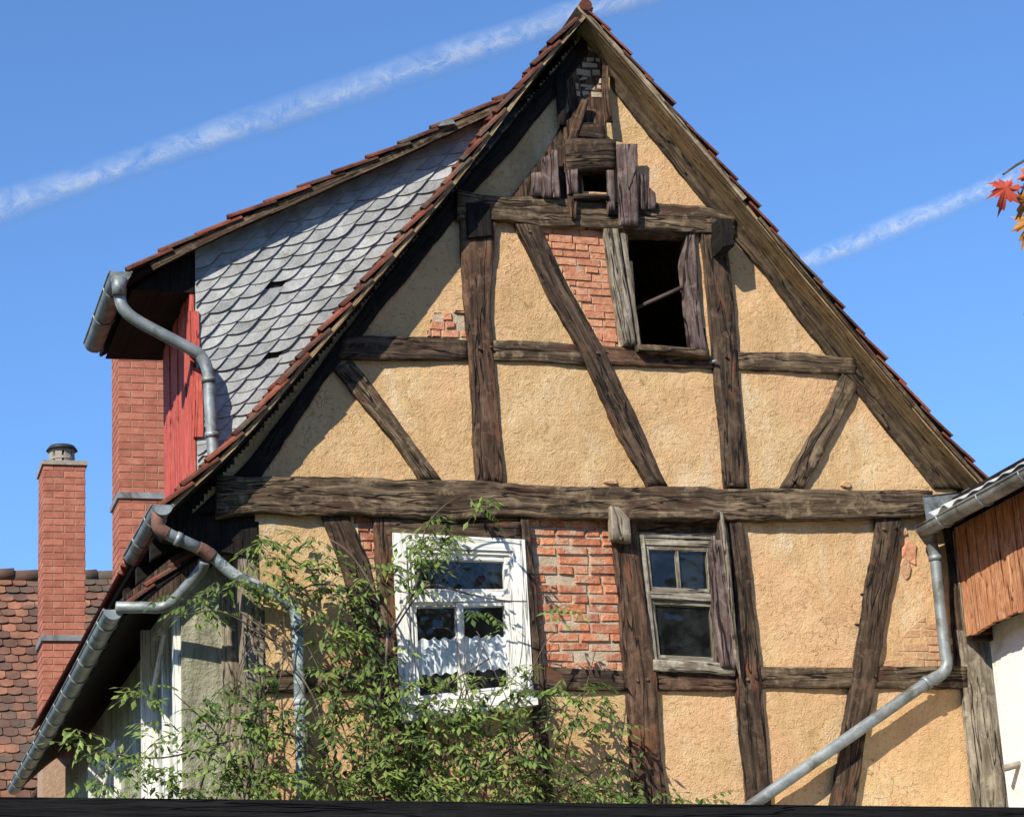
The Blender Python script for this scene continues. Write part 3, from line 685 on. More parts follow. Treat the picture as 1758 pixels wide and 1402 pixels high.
# eave fascia closing the space between the main eave and wall
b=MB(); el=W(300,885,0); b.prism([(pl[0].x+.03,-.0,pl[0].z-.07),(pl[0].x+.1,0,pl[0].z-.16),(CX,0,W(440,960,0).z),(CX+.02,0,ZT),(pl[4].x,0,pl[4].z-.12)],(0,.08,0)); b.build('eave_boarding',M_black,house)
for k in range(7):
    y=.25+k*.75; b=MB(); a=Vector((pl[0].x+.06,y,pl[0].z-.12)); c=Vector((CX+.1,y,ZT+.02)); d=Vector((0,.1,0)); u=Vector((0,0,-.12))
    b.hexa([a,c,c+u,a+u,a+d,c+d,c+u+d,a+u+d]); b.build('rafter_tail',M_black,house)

# --- low side wing: front return wall and its long left wall
YW=.36; XL=W(313,1200,YW).x; zlow=W(900,1402).z-.4
b=MB(); zt0=W(350,965,YW).z
ring_=[(XL,YW,0),(CX+.01,YW,0),(CX+.01,YW,ZT-.25),(W(380,960,YW).x,YW,zt0+.05),(XL,YW,W(313,1030,YW).z)]
b.prism(ring_,(0,.12,0)); b.build('wing_wall',M_side,house,'green stained plaster wall under the low side roof')
b=MB(); b.box(XL,XL+.12,YW+.121,LE-.3,0,W(313,1030,YW).z); shear(b.build('wing_wall',M_side,house),KS,YW)
for (l_,r_,m_,yf) in (([(386,985),(390,1100),(397,1240),(402,1430)],[(412,985),(418,1100),(424,1240),(430,1430)],M_grey,YW-.03),([(376,1010),(379,1100),(382,1200),(388,1290)],[(387,1010),(391,1100),(398,1200),(405,1290)],M_cream,YW-.022)):
    beam('wing_board',l_,r_,m_,yf,YW+.02,wob=.012)
def sidewin(pa,pb,zt,zb,label):
    ya=WX(pa,1200,XL).y; yb=WX(pb,1200,XL).y; o_=XL-.05; t=.09
    b=MB(); b.box(o_,XL+.02,ya,ya+t,zb,zt); b.box(o_,XL+.02,yb-t,yb,zb,zt); b.box(o_+.002,XL+.02,ya+t,yb-t,zt-t,zt); b.box(o_+.002,XL+.02,ya+t,yb-t,zb,zb+t); b.box(o_+.006,XL+.02,(ya+yb)/2-.04,(ya+yb)/2+.04,zb+t,zt-t)
    wdw=shear(b.build('window',M_white,house,label),KS,YW); q=MB(); q.box(XL-.006,XL-.002,ya+t,yb-t,zb+t,zt-t); shear(q.build('pane',M_glass,wdw),KS,YW)
    q=MB(); q.box(XL-.12,XL-.052,yb-.05,yb,zb,zt); shear(q.build('shutter',M_white,wdw),KS,YW)
    q=MB(); q.tube([(XL-.06,yb-.1,zt-.6),(XL-.1,ya+.1,zt-.25)],.02,6); shear(q.build('stay_bar',M_white,wdw),KS,YW)
    return wdw
sidewin(311,268,WX(290,1050,XL).z,WX(290,1500,XL).z,'white window in the side wing wall under the long gutter')
sidewin(206,172,WX(190,1290,XL).z,WX(190,1290,XL).z-1.4,'far white window in the side wing wall')

# ================================================================== dormer (part of the house)
YD=.22
cheek=[XZ(*p,YD) for p in ((333,455),(600,325),(905,160),(905,185),(640,560),(365,850),(338,850))]
LX=XZ(335,600,YD)[0]
b=MB(); P=[(u,YD+.03,v) for u,v in cheek]; b.prism(P[::-1],(0,.06,0)); dc=b.build('dormer_cheek',M_inner,house)
b=MB(); rnd=random.Random(4)
va=Vector((35,-4.5)); vb=Vector((-18.5,22.5))
SL=[(-.62,-1.0),(.5,-1.0),(.5,.1),(.46,.3),(.36,.44),(.2,.54),(0,.57),(-.25,.55),(-.45,.5),(-.62,.42)]
def slate_shape(cx,cy): return [(cx+va.x*p-vb.x*-q,cy+va.y*p+vb.y*q) for p,q in SL]
hull=[(335,400),(960,60),(960,250),(420,850),(337,860)]
miss=[(463,500),(480,617)]
for j in range(-18,38):
    for i in range(-18,38):
        cx=335+va.x*i+vb.x*j+rnd.uniform(-1.5,1.5); cy=470+va.y*i+vb.y*j+rnd.uniform(-1.2,1.2)
        if not(300<cx<930 and 130<cy<860): continue
        if cy<470-(cx-300)*.62-30: continue
        if any(abs(cx-a)<17.5 and abs(cy-c)<11.5 for a,c in miss): continue
        q=clip_poly(slate_shape(cx,cy),[(335,418),(600,304),(905,160),(960,900),(340,900)])
        if len(q)<3: continue
        tl=rnd.uniform(-.003,.004); T=rnd.random(); P=[]
        for (x,y) in q:
            q_=(y-cy)/vb.y; p_=((x-cx)-vb.x*q_)/va.x; yy=YD+.024-(q_+1)*.009-(p_+.6)*.017+tl
            p=W(x,y,YD); P.append((p.x,yy,p.z))
        if sum((P[k-1][0]*P[k][2]-P[k][0]*P[k-1][2]) for k in range(len(P)))<0: P=P[::-1]
        b.prism(P,(0,.007,0),T)
b.build('slates',M_slate,dc)
# dormer front (faces left) of red boards
YF=WX(287,700,LX).y
nb=7; yb0=YD+.03; 
for k in range(nb):
    a=yb0+(YF-yb0)*k/nb; c=yb0+(YF-yb0)*(k+1)/nb
    b=MB(); o_=.01*(k%2); b.box(LX-.03-o_,LX+.02,a+.002,c-.002,W(337,870,YD).z,W(335,450,YD).z); b.build('dormer_board',M_redboard,house)
b=MB(); b.box(LX-.045,LX+.03,YD-.015,YD+.04,W(335,608,YD).z,W(335,535,YD).z); b.build('dormer_corner_trim',M_redboard,house)
b=MB(); b.box(LX-.02,LX+.05,YD-.012,YD+.03,W(335,750,YD).z,W(335,632,YD).z-.0); b.build('dormer_corner_trim',M_redboard,house)
# dormer roof
YDF=YD-.12
PD=[(212,457),(290,418),(355,384),(425,353),(500,323),(565,293),(630,264),(700,235),(760,205),(830,172),(905,140)]
pd=smoothP(prof(PD,YDF),20); YDB=1.95
tiles('dormer_roof_tiles',pd,1,YDF-.02,YDB,M_tile,house,expo=.3,ncol=9,seed=12,lift=.022)
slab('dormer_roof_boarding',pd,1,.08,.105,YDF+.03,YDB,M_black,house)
slab('dormer_verge_board',[p for p in pd if p.x>W(236,460,YDF).x],1,.065,.125,YDF-.005,YDF+.025,M_olive,house)
b=MB()
zc0=W(335,440,YD).z
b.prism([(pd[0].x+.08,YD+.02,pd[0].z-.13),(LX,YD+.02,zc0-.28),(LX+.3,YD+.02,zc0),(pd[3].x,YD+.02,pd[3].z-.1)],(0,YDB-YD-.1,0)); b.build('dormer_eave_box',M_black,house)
g2=W(207,466,YDF-.05); gutter('gutter',g2,(g2.x,YDB-.25,g2.z),.078,house,label='zinc gutter at the dormer eave')
pipe('downpipe',[W(205,490,YDF),W(206,512,YDF),W(214,532,YDF),W(240,553,YDF+.01),W(325,598,YD-.11),W(345,612,YD-.1),W(357,640,YD-.1),W(361,700,YD-.1),W(366,775,YD-.1),W(367,790,YD-.1)],.045,house,
     label='zinc downpipe crossing the slates',collars=[(W(205,500,YDF),(0,0,1)),(W(358,653,YD-.1),(0,0,1)),(W(364,747,YD-.1),(0,0,1))])
b=MB(); q=W(204,478,YDF-.03); b.tube([q,q-Vector((0,0,.13))],.058,14,r1=.047); b.build('gutter_outlet',M_zinc,house)
# lead flashing scrap on the dormer ridge
b=MB(); b.prism([W(752,217,YDF-.04),W(782,212,YDF-.04),W(778,205,YDF-.04),W(760,208,YDF-.04)],(0,.15,0)); b.build('flashing',M_zinc,house)

# ================================================================== chimneys
def chimney(name,xl,xr,ytop,ybase_px,y,label,bandpy,depth=.55,course=.077,top_cap=True,bands=True):
    a=W(xl,ytop,y); c=W(xr,ytop,y); zt=a.z; X0=a.x; X1=c.x; z0_=0
    ch=empty(name,((X0+X1)/2,y,0),label,'chimney','brick chimneys left of the timbered house')
    b=MB(); b.box(X0+.006,X1-.006,y+.006,y+depth-.006,0,zt); b.build('shaft',M_mortarch,ch)
    b=MB(); rnd=random.Random(int(xl)); zb=max(0,W(xl,ybase_px,y).z); k=0; z=zb; wd=X1-X0
    nb=max(2,round(wd/.24)); L=wd/nb
    while z<zt-.02:
        h=min(course-.01,zt-z)
        xx=X0-(L/2 if k%2 else 0)
        while xx<X1-.01:
            p=max(xx,X0); q=min(xx+L-.01,X1)
            if q-p>.02: b.prism([(p,y+rnd.uniform(-.002,.002),z),(q,y,z),(q,y,z+h),(p,y,z+h)],(0,.05,0),rnd.random(),.002)
            xx+=L
        yy=y-(.12 if k%2 else 0); 
        while yy<y+depth-.01:
            p=max(yy,y+.052); q=min(yy+.23,y+depth)
            if q-p>.02: b.prism([(X0,q,z),(X0,p,z),(X0,p,z+h),(X0,q,z+h)],(.05,0,0),rnd.random(),.002); b.prism([(X1,p,z),(X1,q,z),(X1,q,z+h),(X1,p,z+h)],(-.05,0,0),rnd.random(),.002)
            yy+=.24
        z+=course; k+=1
    b.build('brickwork',M_brickch,ch)
    for py in bandpy:
        zz=W(xl,py,y).z; b=MB(); e=.02; b.box(X0-e,X1+e,y-e,y+depth+e,zz-.03,zz+.03); b.build('metal_band',M_zinc,ch)
    return ch,X0,X1,zt
YC=6.2
chimney('brick_chimney',203,291,520,1060,YC,'tall wide brick chimney with metal band rising behind the dormer',[850])
YC2=9.0
ch,X0,X1,zt=chimney('brick_chimney',75,147,797,1300,YC2,'slender brick chimney with black vented cowl at far left',[1095],depth=.6)
b=MB(); b.box(X0-.02,X1+.02,YC2-.02,YC2+.62,zt,zt+.05); b.build('crown_slab',M_ridge,ch)
# round vented cowl
cx=(X0+X1)/2; cy=YC2+.3; r=.14; zc=zt+.045; h=.2
b=MB()
for k in range(8):
    a0=2*math.pi*k/8+.12; a1=2*math.pi*(k+1)/8-.12
    P=[(cx+math.cos(a)*r,cy+math.sin(a)*r,z) for a,z in ((a0,zc),(a1,zc),(a1,zc+h),(a0,zc+h))]
    i=(Vector((cx,cy,zc+h/2))-sum((Vector(p) for p in P),Vector())/4).normalized()*.03; b.prism(P,i)
for z in (zc,zc+h*.42,zc+h*.88):
    n=24; ro=[(cx+math.cos(2*math.pi*k/n)*(r+.004),cy+math.sin(2*math.pi*k/n)*(r+.004)) for k in range(n)]
    for k in range(n):
        p,q=ro[k],ro[(k+1)%n]; b.prism([(p[0],p[1],z),(q[0],q[1],z),(q[0],q[1],z+.03),(p[0],p[1],z+.03)],(Vector((cx,cy,z))-Vector((p[0],p[1],z))).normalized()*.04)
cw=b.build('cowl',M_ridge,ch); b=MB(); n=20
b.tube([(cx,cy,zc+h),(cx,cy,zc+h+.05)],r+.035,20,r1=r); b.build('cowl_lid',M_dkmetal,cw)

# ================================================================== old tiled roof behind (left)
YR=14.5
nb_=empty('tiled_roof_house',(W(0,1100,YR).x,YR,0),'distant house with old orange plain-tile roof behind the slender chimney','house')
rl=W(-420,982,YR); rr=W(700,999,YR); pitch=R_(48)
zr_=W(100,988,YR).z; dx=Vector((1,0,0)); dsl=Vector((0,-math.cos(pitch),-math.sin(pitch))); nrm=Vector((0,-math.sin(pitch),math.cos(pitch)))
xa,xb=W(-60,1100,YR-2).x,W(420,1100,YR).x; b=MB(); rnd=random.Random(11); nr=36; ex=.165
for r_ in range(nr):
    sag=.0; k=0; x=xa-(.09 if r_%2 else 0)
    while x<xb:
        o=Vector((x+rnd.uniform(-.006,.006),YR,zr_))+dsl*(r_*ex)+nrm*(N3((x,r_*ex,0),.6)*.05)
        L=ex*1.5; w_=.172; hh=.028+rnd.uniform(-.006,.014); tn=rnd.random(); rz=rnd.uniform(-.01,.01)
        ring=[o+nrm*0,o+dx*w_]
        ring2=[o+dx*w_+dsl*(L-.03)+nrm*hh,o+dx*(w_*.78)+dsl*(L-.008+rz)+nrm*hh,o+dx*(w_*.5)+dsl*(L+rz)+nrm*hh,o+dx*(w_*.22)+dsl*(L-.008+rz)+nrm*hh,o+dsl*(L-.03)+nrm*hh]
        b.prism((ring+ring2)[::-1],-nrm*.014,tn); x+=w_+.006
b.build('roof_tiles',M_tilebg,nb_)
b=MB()
x=xa
while x<xb:
    b.tube([(x,YR,zr_-.02+rnd.uniform(-.01,.01)),(x+.38,YR,zr_-.01+rnd.uniform(-.01,.01))],.085,10,rnd.random(),r1=.1); x+=.36
b.build('ridge_tiles',M_tilebg,nb_)
ev=Vector((0,YR,zr_))+dsl*(nr*ex+.1)
b=MB(); b.hexa([(xa,ev.y,ev.z),(xb,ev.y,ev.z),(xb,YR,zr_-.06),(xa,YR,zr_-.06),(xa,ev.y+.1,ev.z-.05),(xb,ev.y+.1,ev.z-.05),(xb,YR+2,zr_-2.2),(xa,YR+2,zr_-2.2)]); b.build('roof_structure',M_inner,nb_)
b=MB(); b.box(xa,xb,ev.y+.3,ev.y+6,0,ev.z+.1); b.build('wall',M_yellow,nb_)
# small yellow outhouse glimpsed under the eave
yo=9.2; b=MB(); a=W(118,1322,yo); c=W(150,1400,yo)
oh=empty('yellow_outhouse',(a.x+.1,yo,0),'sliver of yellow rendered wall below the end of the long gutter','outbuilding')
b.box(a.x-.1,c.x+.3,yo,yo+2.5,0,a.z-.1); b.build('wall',M_yellow,oh)
b=MB(); b.box(a.x-.25,c.x+.45,yo-.1,yo+2.6,a.z-.1,a.z-.04); b.build('roof',M_dark,oh)

# ================================================================== right-hand neighbour house
nh=empty('neighbour_house',(W(1735,1390,-.1).x,-2,0),'white rendered house with orange wood cladding and zinc gutter at the right edge','house')
KX=W(1650,1000,-.1).x; 
HX=W(1722,1300,-.1).x
zct=W(1650,930,-.1).z+.5; zcb=W(1654,1090,-.1).z
gz_=W(1586,906,-.16).z
# cladding boards run vertically, plane X=KX facing left
y=-.1; rnd=random.Random(3); k=0
while y>-4.5:
    wd=rnd.uniform(.075,.1); b=MB(); o=rnd.uniform(0,.008); zb_=zcb+rnd.uniform(-.02,.015)
    b.box(KX-o,KX+.03,y-wd+.004,y,zb_,gz_+.02); b.build('cladding_board',M_clad,nh); y-=wd; k+=1
b=MB(); b.box(KX-.012,KX+.03,-.1,-.07,zcb-.01,gz_); b.build('corner_board',M_grey,nh)
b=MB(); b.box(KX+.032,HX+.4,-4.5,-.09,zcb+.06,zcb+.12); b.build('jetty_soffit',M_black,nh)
b=MB(); b.box(HX,HX+.3,-4.5,-.1,0,zcb+.059); b.build('wall',M_whitewall,nh)
b=MB(); b.box(KX+.04,HX,-.16,-.09,zcb-.05,zcb+.05); b.build('jetty_bracket',M_dark,nh)
b=MB(); q=WX(1750,1310,HX); b.tube([(HX+.02,q.y,q.z),(HX-.12,q.y+.03,q.z-.03)],.028,8); b.build('pipe_stub',M_ridge,nh)
# eave, roof sheets, gutter
gs=W(1586,906,-.16); gx=gs.x; gz=gs.z
gutter('gutter',(gx,-.16,gz),(gx+.1,-4.3,gz+.03),.075,nh,n=8,label='zinc gutter running towards the viewer')
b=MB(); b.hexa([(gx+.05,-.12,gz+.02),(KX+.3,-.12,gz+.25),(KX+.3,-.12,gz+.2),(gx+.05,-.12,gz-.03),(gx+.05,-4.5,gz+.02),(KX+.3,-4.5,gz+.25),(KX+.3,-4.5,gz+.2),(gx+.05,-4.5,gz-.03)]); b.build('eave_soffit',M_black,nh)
b=MB(); b.box(KX-.0,KX+.25,-4.5,-.11,zct-.15,gz+.1); b.build('upper_wall',M_black,nh)
# corrugated sheets (ridges run down the slope, i.e. along X)
b=MB(); n=140; x0_,x1_=gx-.02,gx+3.0; sl=.42; rows=[]
for i in range(n+1):
    y=-.3-4.2*i/n; h=(.026 if i<14 else .010)*math.cos(i*2*math.pi/8)
    rows.append(b.add([(x0_,y,gz+.06+h),(x1_,y,gz+.06+h+(x1_-x0_)*sl),(x1_,y,gz+.052+h+(x1_-x0_)*sl),(x0_,y,gz+.052+h)]))
for i in range(n):
    A,B=rows[i],rows[i+1]
    for k in range(4):
        j=(k+1)%4; b.face((A+k,B+k,B+j,A+j),None,.5,k in(0,2))
b.build('roof_sheet',M_sheet,nh)
# zinc upstand flashing against the gable
b=MB(); b.prism([W(1594,905,-.1),W(1640,900,-.1),W(1690,870,-.1),W(1760,790,-.1),W(1662,838,-.1),W(1650,845,-.1),W(1586,852,-.1)],(0,.02,0)); b.build('wall_flashing',M_zinc,nh)
b=MB(); b.tube([W(1586,852,-.1),W(1650,845,-.1)],.006,6); b.build('flashing_edge',M_dkmetal,nh)
dp=[W(1592,915,-.16),W(1600,935,-.15),W(1606,960,-.14),W(1612,1020,-.13),W(1622,1115,-.13),W(1625,1140,-.13),W(1617,1156,-.13),W(1590,1172,-.13),W(1500,1235,-.12),W(1400,1305,-.12),W(1297,1377,-.12),W(1200,1445,-.12)]
pipe('downpipe',dp,.046,nh,collars=[(W(1606,958,-.14),(0,0,1)),(W(1590,1172,-.13),(1,0,.6))],label='zinc downpipe cutting diagonally across the ochre gable')
b=MB(); b.tube([W(1589,908,-.16),W(1598,930,-.15)],.075,14,r1=.052); b.build('gutter_outlet',M_zinc,nh)

# ================================================================== climbing shrub
sh=empty('climbing_shrub',(W(650,1390,-.4).x,-.4,0),'rambling green shrub with feathery leaves growing up the left half of the gable','shrub')
def stems(L):
    b=MB()
    for P,r in L:
        q=[W(x,y,d) for x,y,d in P]; b.tube(q,r,6,.5,r1=r*.45,res=5)
    return b
ST_=[([(600,1500,-.45),(650,1390,-.45),(625,1300,-.4),(650,1200,-.4),(665,1090,-.35),(640,1010,-.3),(600,950,-.25),(565,925,-.2)],.014),
 ([(660,1110,-.35),(700,1045,-.3),(760,965,-.28)],.009),([(668,1085,-.35),(715,1000,-.3),(728,915,-.3),(765,866,-.3),(808,852,-.3),(850,857,-.3)],.008),
 ([(700,1030,-.3),(740,1003,-.28),(800,1018,-.27),(860,1030,-.3),(905,1032,-.35)],.01),([(740,1003,-.28),(790,970,-.25)],.006),
 ([(640,1500,-.5),(700,1400,-.5),(705,1300,-.45),(740,1200,-.4),(840,1130,-.35)],.012),([(620,1500,-.4),(600,1400,-.4),(560,1300,-.4),(540,1200,-.35),(470,1100,-.3),(400,1040,-.3)],.011),
 ([(560,1300,-.4),(500,1260,-.5),(400,1270,-.6),(280,1300,-.6),(170,1290,-.6)],.009),([(470,1100,-.3),(520,1010,-.25),(600,1010,-.2),(660,1040,-.25)],.007),
 ([(700,1400,-.5),(820,1330,-.5),(930,1240,-.4),(1000,1190,-.35)],.01),([(400,1500,-.6),(420,1370,-.6),(380,1270,-.6),(300,1190,-.6)],.008),
 ([(840,1500,-.5),(900,1400,-.4),(1010,1330,-.3),(1060,1290,-.3)],.008),([(560,1230,-.4),(600,1150,-.3),(612,1090,-.3),(590,1060,-.3)],.008),([(470,1100,-.3),(380,1050,-.45),(300,1060,-.5)],.007)]
rs=random.Random(5)
for k in range(26):
    x=rs.uniform(330,1000); y=rs.uniform(1180,1330); d=rs.uniform(-.5,-.25); dx_=rs.uniform(-90,110); ST_.append(([(x-dx_*.9,1480,d),(x-dx_*.4,y+90,d),(x,y,d+.03),(x+dx_*.4+rs.uniform(-20,20),y-rs.uniform(50,110),d+.06),(x+dx_*.7,y-rs.uniform(110,170),d+.08)],.006))
stems(ST_).build('stem',M_vine,sh)
CL=[(455,945,50,22,26,-.3),(525,955,62,40,40,-.25),(470,1000,50,24,28,-.3),(410,1010,55,20,24,-.3),(345,1040,45,18,18,-.3),(300,1030,26,14,8,-.55),(560,1000,35,45,22,-.2),
 (735,905,32,34,20,-.3),(700,955,40,42,38,-.3),(755,940,38,32,26,-.3),(700,1000,30,24,14,-.3),(815,862,32,14,12,-.3),(640,985,30,30,20,-.25),
 (615,1060,45,50,40,-.3),(585,1130,50,60,52,-.35),(650,1140,40,50,40,-.35),(560,1080,26,40,12,-.3),(650,1200,50,40,45,-.4),
 (830,1048,40,12,8,-.32),(935,1045,40,14,8,-.35),(860,1085,26,24,6,-.32),(765,1165,70,18,18,-.4),(895,1165,36,34,20,-.4),(800,1215,70,26,36,-.45),(730,1190,50,40,34,-.4),
 (262,1185,34,20,18,-.6),(345,1215,50,26,20,-.6),(440,1180,45,45,46,-.5),(470,1235,50,34,36,-.5),(300,1255,60,26,20,-.6),(400,1270,70,44,66,-.6),(300,1310,80,36,46,-.6),(135,1262,32,22,14,-.7),(200,1300,45,26,16,-.6),(235,1340,70,30,30,-.6),(130,1330,40,26,8,-.6),
 (580,1230,45,55,50,-.4),(560,1330,60,46,60,-.4),(455,1320,50,40,36,-.5),(640,1290,80,60,96,-.5),(740,1270,80,60,100,-.5),(840,1270,80,60,90,-.5),(930,1220,70,44,66,-.4),(990,1185,40,28,22,-.35),(1035,1225,40,40,26,-.3),
 (920,1310,80,40,56,-.4),(820,1350,100,32,90,-.6),(660,1360,120,30,90,-.6),(430,1350,110,34,96,-.6),(980,1360,80,26,66,-.35),(1090,1372,70,14,40,-.3),(1190,1376,50,9,18,-.25),(1060,1320,50,34,18,-.3),(1110,1290,16,12,3,-.25),(870,1390,260,20,120,-.5),(1220,1366,20,8,4,-.25)]
b=MB(); tw=MB(); rnd=random.Random(21); bright=[]
def leaflet(b,o,d,nrm,L,w,tn,curl):
    s_=d.cross(nrm).normalized(); 
    c1=o+d*(L*.45)+nrm*curl*.3; tip=o+d*L-nrm*L*.22*(curl/.01 if curl else 0)*.5
    n=b.add([o,c1+s_*w-nrm*w*.4,tip,c1-s_*w-nrm*w*.4,c1]); b.face((n,n+4,n+1),None,tn,True); b.face((n+4,n+2,n+1),None,tn,True); b.face((n,n+3,n+4),None,tn,True); b.face((n+4,n+3,n+2),None,tn,True)
for (cx,cy,rx,ry,num,dep) in CL:
    ct=rnd.uniform(-.12,.14)
    for _ in range(int(num*.62)):
        a=rnd.uniform(0,6.283); q=math.sqrt(rnd.random()); x=cx+math.cos(a)*rx*q; y_=cy+math.sin(a)*ry*q
        d=dep+rnd.uniform(-.18,.16); d=min(d,-.07)
        o=W(x,y_,d); az=rnd.uniform(0,6.283); el=rnd.uniform(-.7,.5)
        ax=Vector((math.cos(az)*math.cos(el),math.sin(az)*math.cos(el)*.6-.2,math.sin(el))).normalized()
        L=rnd.uniform(.1,.2); nl=rnd.choice((2,3,3,4)); up=Vector((rnd.uniform(-.4,.4),rnd.uniform(-.8,.0),1)).normalized(); T=min(1,max(0,.3+ct+rnd.gauss(0,.25)))
        if rnd.random()<.05: T=1
        pts=[]
        for k in range(nl+1):
            t=k/nl; p=o+ax*(L*t)-Vector((0,0,1))*(L*.35*t*t); pts.append(p)
            if p.y>-.05: break
            sd=ax.cross(up).normalized()
            ll=rnd.uniform(.045,.088)*(1 if k<nl else 1.1); ww=ll*rnd.uniform(.15,.24)
            if k==nl: leaflet(b,p,(ax-Vector((0,0,.5))).normalized(),up,ll,ww,T,.01)
            else:
                for s_ in (-1,1):
                    dd=(sd*s_+ax*.55-Vector((0,0,.45+rnd.uniform(-.2,.35)))).normalized(); leaflet(b,p,dd,(up+sd*s_*.25).normalized(),ll,ww,min(1,max(0,T+rnd.uniform(-.1,.1))),.01)
        if len(pts)>1: tw.tube(pts,.0016,3,.5,cap=False)
b.build('foliage',M_leaf,sh); tw.build('twig',M_vine,sh)

# ================================================================== maple leaves at the right edge
mt=empty('maple_tree',(CAM.x+3.4,-10.2,0),'red and orange maple leaves hanging in at the upper right edge','tree')
YM=-10.4
def maple(cx,cy,s,rot,seed,y=YM,tn=.2):
    rn=random.Random(seed); b=MB(); c=W(cx,cy,y); sc=s/ (FPX/((c-CAM).dot(fw)))
    tips=[(-150,.6,.3),(-100,.75,.36),(-50,.85,.42),(0,1.15,.42),(50,.85,.42),(100,.75,.36),(150,.6,.3)]
    out=[]; 
    for i,(a,rad,inn) in enumerate(tips):
        A=math.radians(a+rot)
        for da,rr in ((-19,.6),(-15,.74),(-7,.7),(0,1),(7,.7),(15,.74),(19,.6)):
            out.append((math.sin(A+math.radians(da))*rad*rr,math.cos(A+math.radians(da))*rad*rr))
        if i<6:
            A2=math.radians(a+25+rot); out.append((math.sin(A2)*inn,math.cos(A2)*inn))
    n0=b.add([c]); tilt=rn.uniform(-.5,.5); ids=[]
    for (x,z) in out: 
        r=math.hypot(x,z); ids.append(b.add([c+Vector((x*sc,(.4*r*r+x*tilt+.18*math.sin(5*x+seed))*sc,z*sc))]))
    for i in range(len(ids)): b.face((n0,ids[i],ids[(i+1)%len(ids)]),None,min(1,max(0,tn+rn.uniform(-.1,.1))),True)
    b2=b.build('leaf',M_maple,mt); return b2
maple(1727,322,42,192,1,tn=.0); maple(1762,345,40,215,2,y=YM+.05,tn=.8); maple(1775,296,40,150,3,y=YM-.05,tn=.1); maple(1772,378,42,195,4,y=YM+.1,tn=1); maple(1800,330,40,170,5,tn=.5); maple(1830,280,40,190,6,tn=.3)
b=MB(); b.tube([W(1722,300,YM),W(1760,275,YM),W(1850,230,YM)],.003,5,r1=.005,res=4); b.tube([W(1752,335,YM+.05),W(1775,290,YM),W(1850,230,YM)],.003,5,r1=.005,res=4)
b.tube([W(1850,230,YM),W(2000,200,YM-.1),(CAM.x+3.4+1.6,-10.2,3.2)],.008,6,r1=.04,res=4); b.tube([W(1760,541,YM),W(1850,480,YM),W(2000,300,YM-.1)],.007,5,r1=.01,res=4); b.build('twig',M_vine,mt)
b=MB(); b.tube([(CAM.x+5,-10.2,0),(CAM.x+5.05,-10.2,1.5),(CAM.x+5,-10.2,3.3),(CAM.x+5.2,-10.1,5)],.14,10,r1=.07,res=4); b.build('trunk',M_vine,mt)

# ================================================================== dark board fence in the foreground
YFN=-9.0
a=W(-300,1364,YFN); c=W(2050,1388,YFN); fe=empty('board_fence',((a.x+c.x)/2,YFN,0),'black stained board fence cutting across the bottom edge','fence')
b=MB(); b.hexa([(a.x,YFN,a.z-.16),(c.x,YFN,c.z-.16),(c.x,YFN,c.z),(a.x,YFN,a.z),(a.x,YFN+.05,a.z-.16),(c.x,YFN+.05,c.z-.16),(c.x,YFN+.05,c.z),(a.x,YFN+.05,a.z)]); b.build('top_rail',M_fence,fe)
x=a.x; 
while x<c.x:
    z=a.z+(c.z-a.z)*(x-a.x)/(c.x-a.x); b=MB(); b.box(x,x+.14,YFN+.052,YFN+.075,0.05,z-.01); b.build('board',M_fence,fe); x+=.145

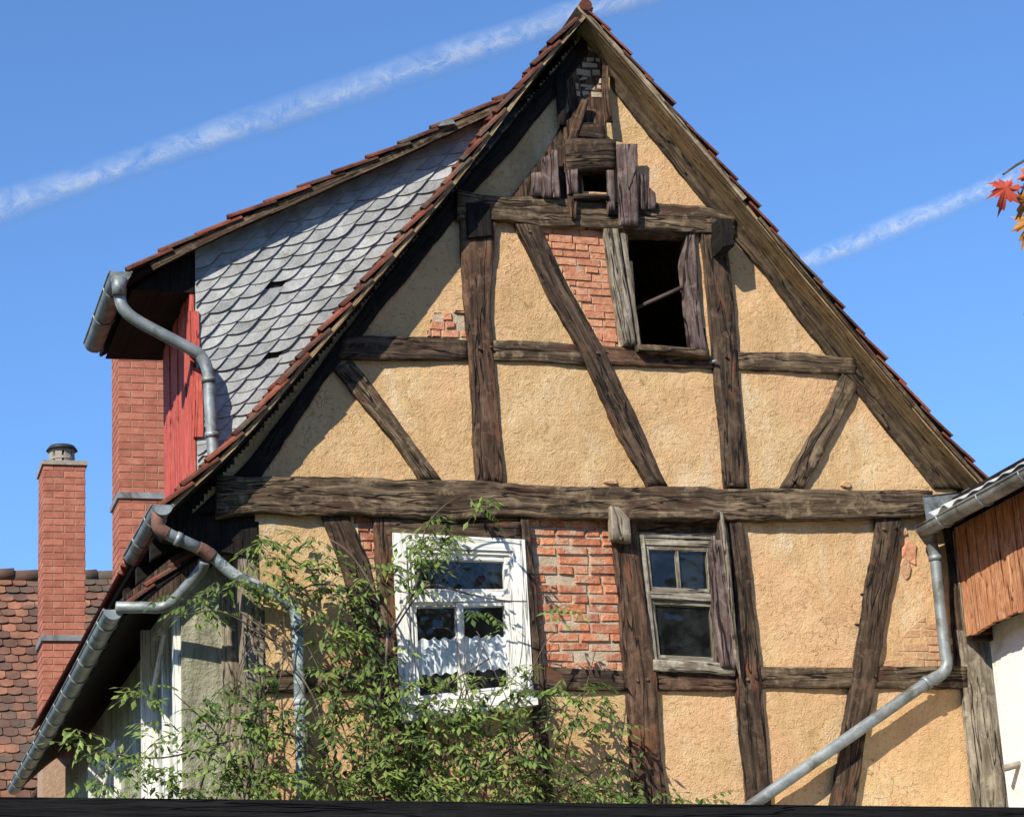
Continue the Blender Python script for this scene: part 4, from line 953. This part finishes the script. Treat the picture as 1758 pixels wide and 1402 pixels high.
# ================================================================== contrails, very high and far
def contrail(name,p0,p1,wpx,dist,label,seed):
    P0=CAM+ray(*p0).normalized()*dist; P1=CAM+ray(*p1).normalized()*dist; d=P1-P0; n=60; m_=8; b=MB(); rows=[]
    side=d.normalized().cross((P0-CAM).normalized()).normalized(); dep=(P0+P1-2*CAM).normalized()
    wd=wpx/FPX*dist
    for i in range(n+1):
        t=i/n; c=P0.lerp(P1,t)+side*N3((t*14,seed,0))*wd*.1; ww=wd*(1+N3((t*5,seed,4))*.25)
        rows.append(b.add([c+side*(ww*(k/m_-.5)*2)-dep*wd*.3*(1-(k/m_*2-1)**2) for k in range(m_+1)]))
    for i in range(n):
        for k in range(m_):
            b.face((rows[i]+k,rows[i]+k+1,rows[i+1]+k+1,rows[i+1]+k),[(k/m_,i/n),((k+1)/m_,i/n),((k+1)/m_,(i+1)/n),(k/m_,(i+1)/n)],.5,True)
    M,nn,l,bs=mat(name+'_vapour',1,0); o=nn['Material Output']; nn.remove(bs)
    df=nn.new('ShaderNodeBsdfDiffuse'); df.inputs[0].default_value=(.95,.95,.95,1); tl=nn.new('ShaderNodeBsdfTranslucent'); tl.inputs[0].default_value=(.95,.95,.95,1)
    ad=nn.new('ShaderNodeMixShader'); ad.inputs[0].default_value=.5; l.new(df.outputs[0],ad.inputs[1]); l.new(tl.outputs[0],ad.inputs[2])
    tr=nn.new('ShaderNodeBsdfTransparent'); mx=nn.new('ShaderNodeMixShader')
    tc=nn.new('ShaderNodeTexCoord'); sp=nn.new('ShaderNodeSeparateXYZ'); l.new(tc.outputs['UV'],sp.inputs[0])
    e=ramp(nn,l,sp.outputs[0],[(0,(0,0,0)),(.5,(1,1,1)),(1,(0,0,0))]); 
    asp=d.length/(2*wd); mp=nn.new('ShaderNodeMapping'); mp.inputs['Scale'].default_value=(1,asp*.7,1); mp.inputs['Location'].default_value=(seed,0,0); l.new(tc.outputs['UV'],mp.inputs[0])
    nf=ramp(nn,l,tex(nn,l,mp.outputs[0],2.0,9,.68,.9),[(.34,(.03,.03,.03)),(.62,(1,1,1))])
    en=math_(nn,l,'MULTIPLY',math_(nn,l,'POWER',e,1.3),math_(nn,l,'ADD',math_(nn,l,'MULTIPLY',nf,1.3),.0))
    y_=ramp(nn,l,sp.outputs[1],[(0,(0,0,0)),(.04,(1,1,1)),(.96,(1,1,1)),(1,(0,0,0))])
    fac=math_(nn,l,'MULTIPLY',math_(nn,l,'MULTIPLY',en,y_),.55)
    fac=math_(nn,l,'MINIMUM',fac,1.0)
    l.new(fac,mx.inputs[0]); l.new(tr.outputs[0],mx.inputs[1]); l.new(ad.outputs[0],mx.inputs[2]); l.new(mx.outputs[0],o.inputs[0])
    ob=b.build(name,M); ob.visible_shadow=True; tag(ob,label,'contrail','contrails in the blue sky'); return ob
contrail('contrail',(-260,450),(1400,-110),36,2500,'long white contrail rising to the gable peak from the left edge',1)
contrail('contrail',(1350,468),(2000,205),25,2500,'shorter white contrail in the sky right of the roof',2)
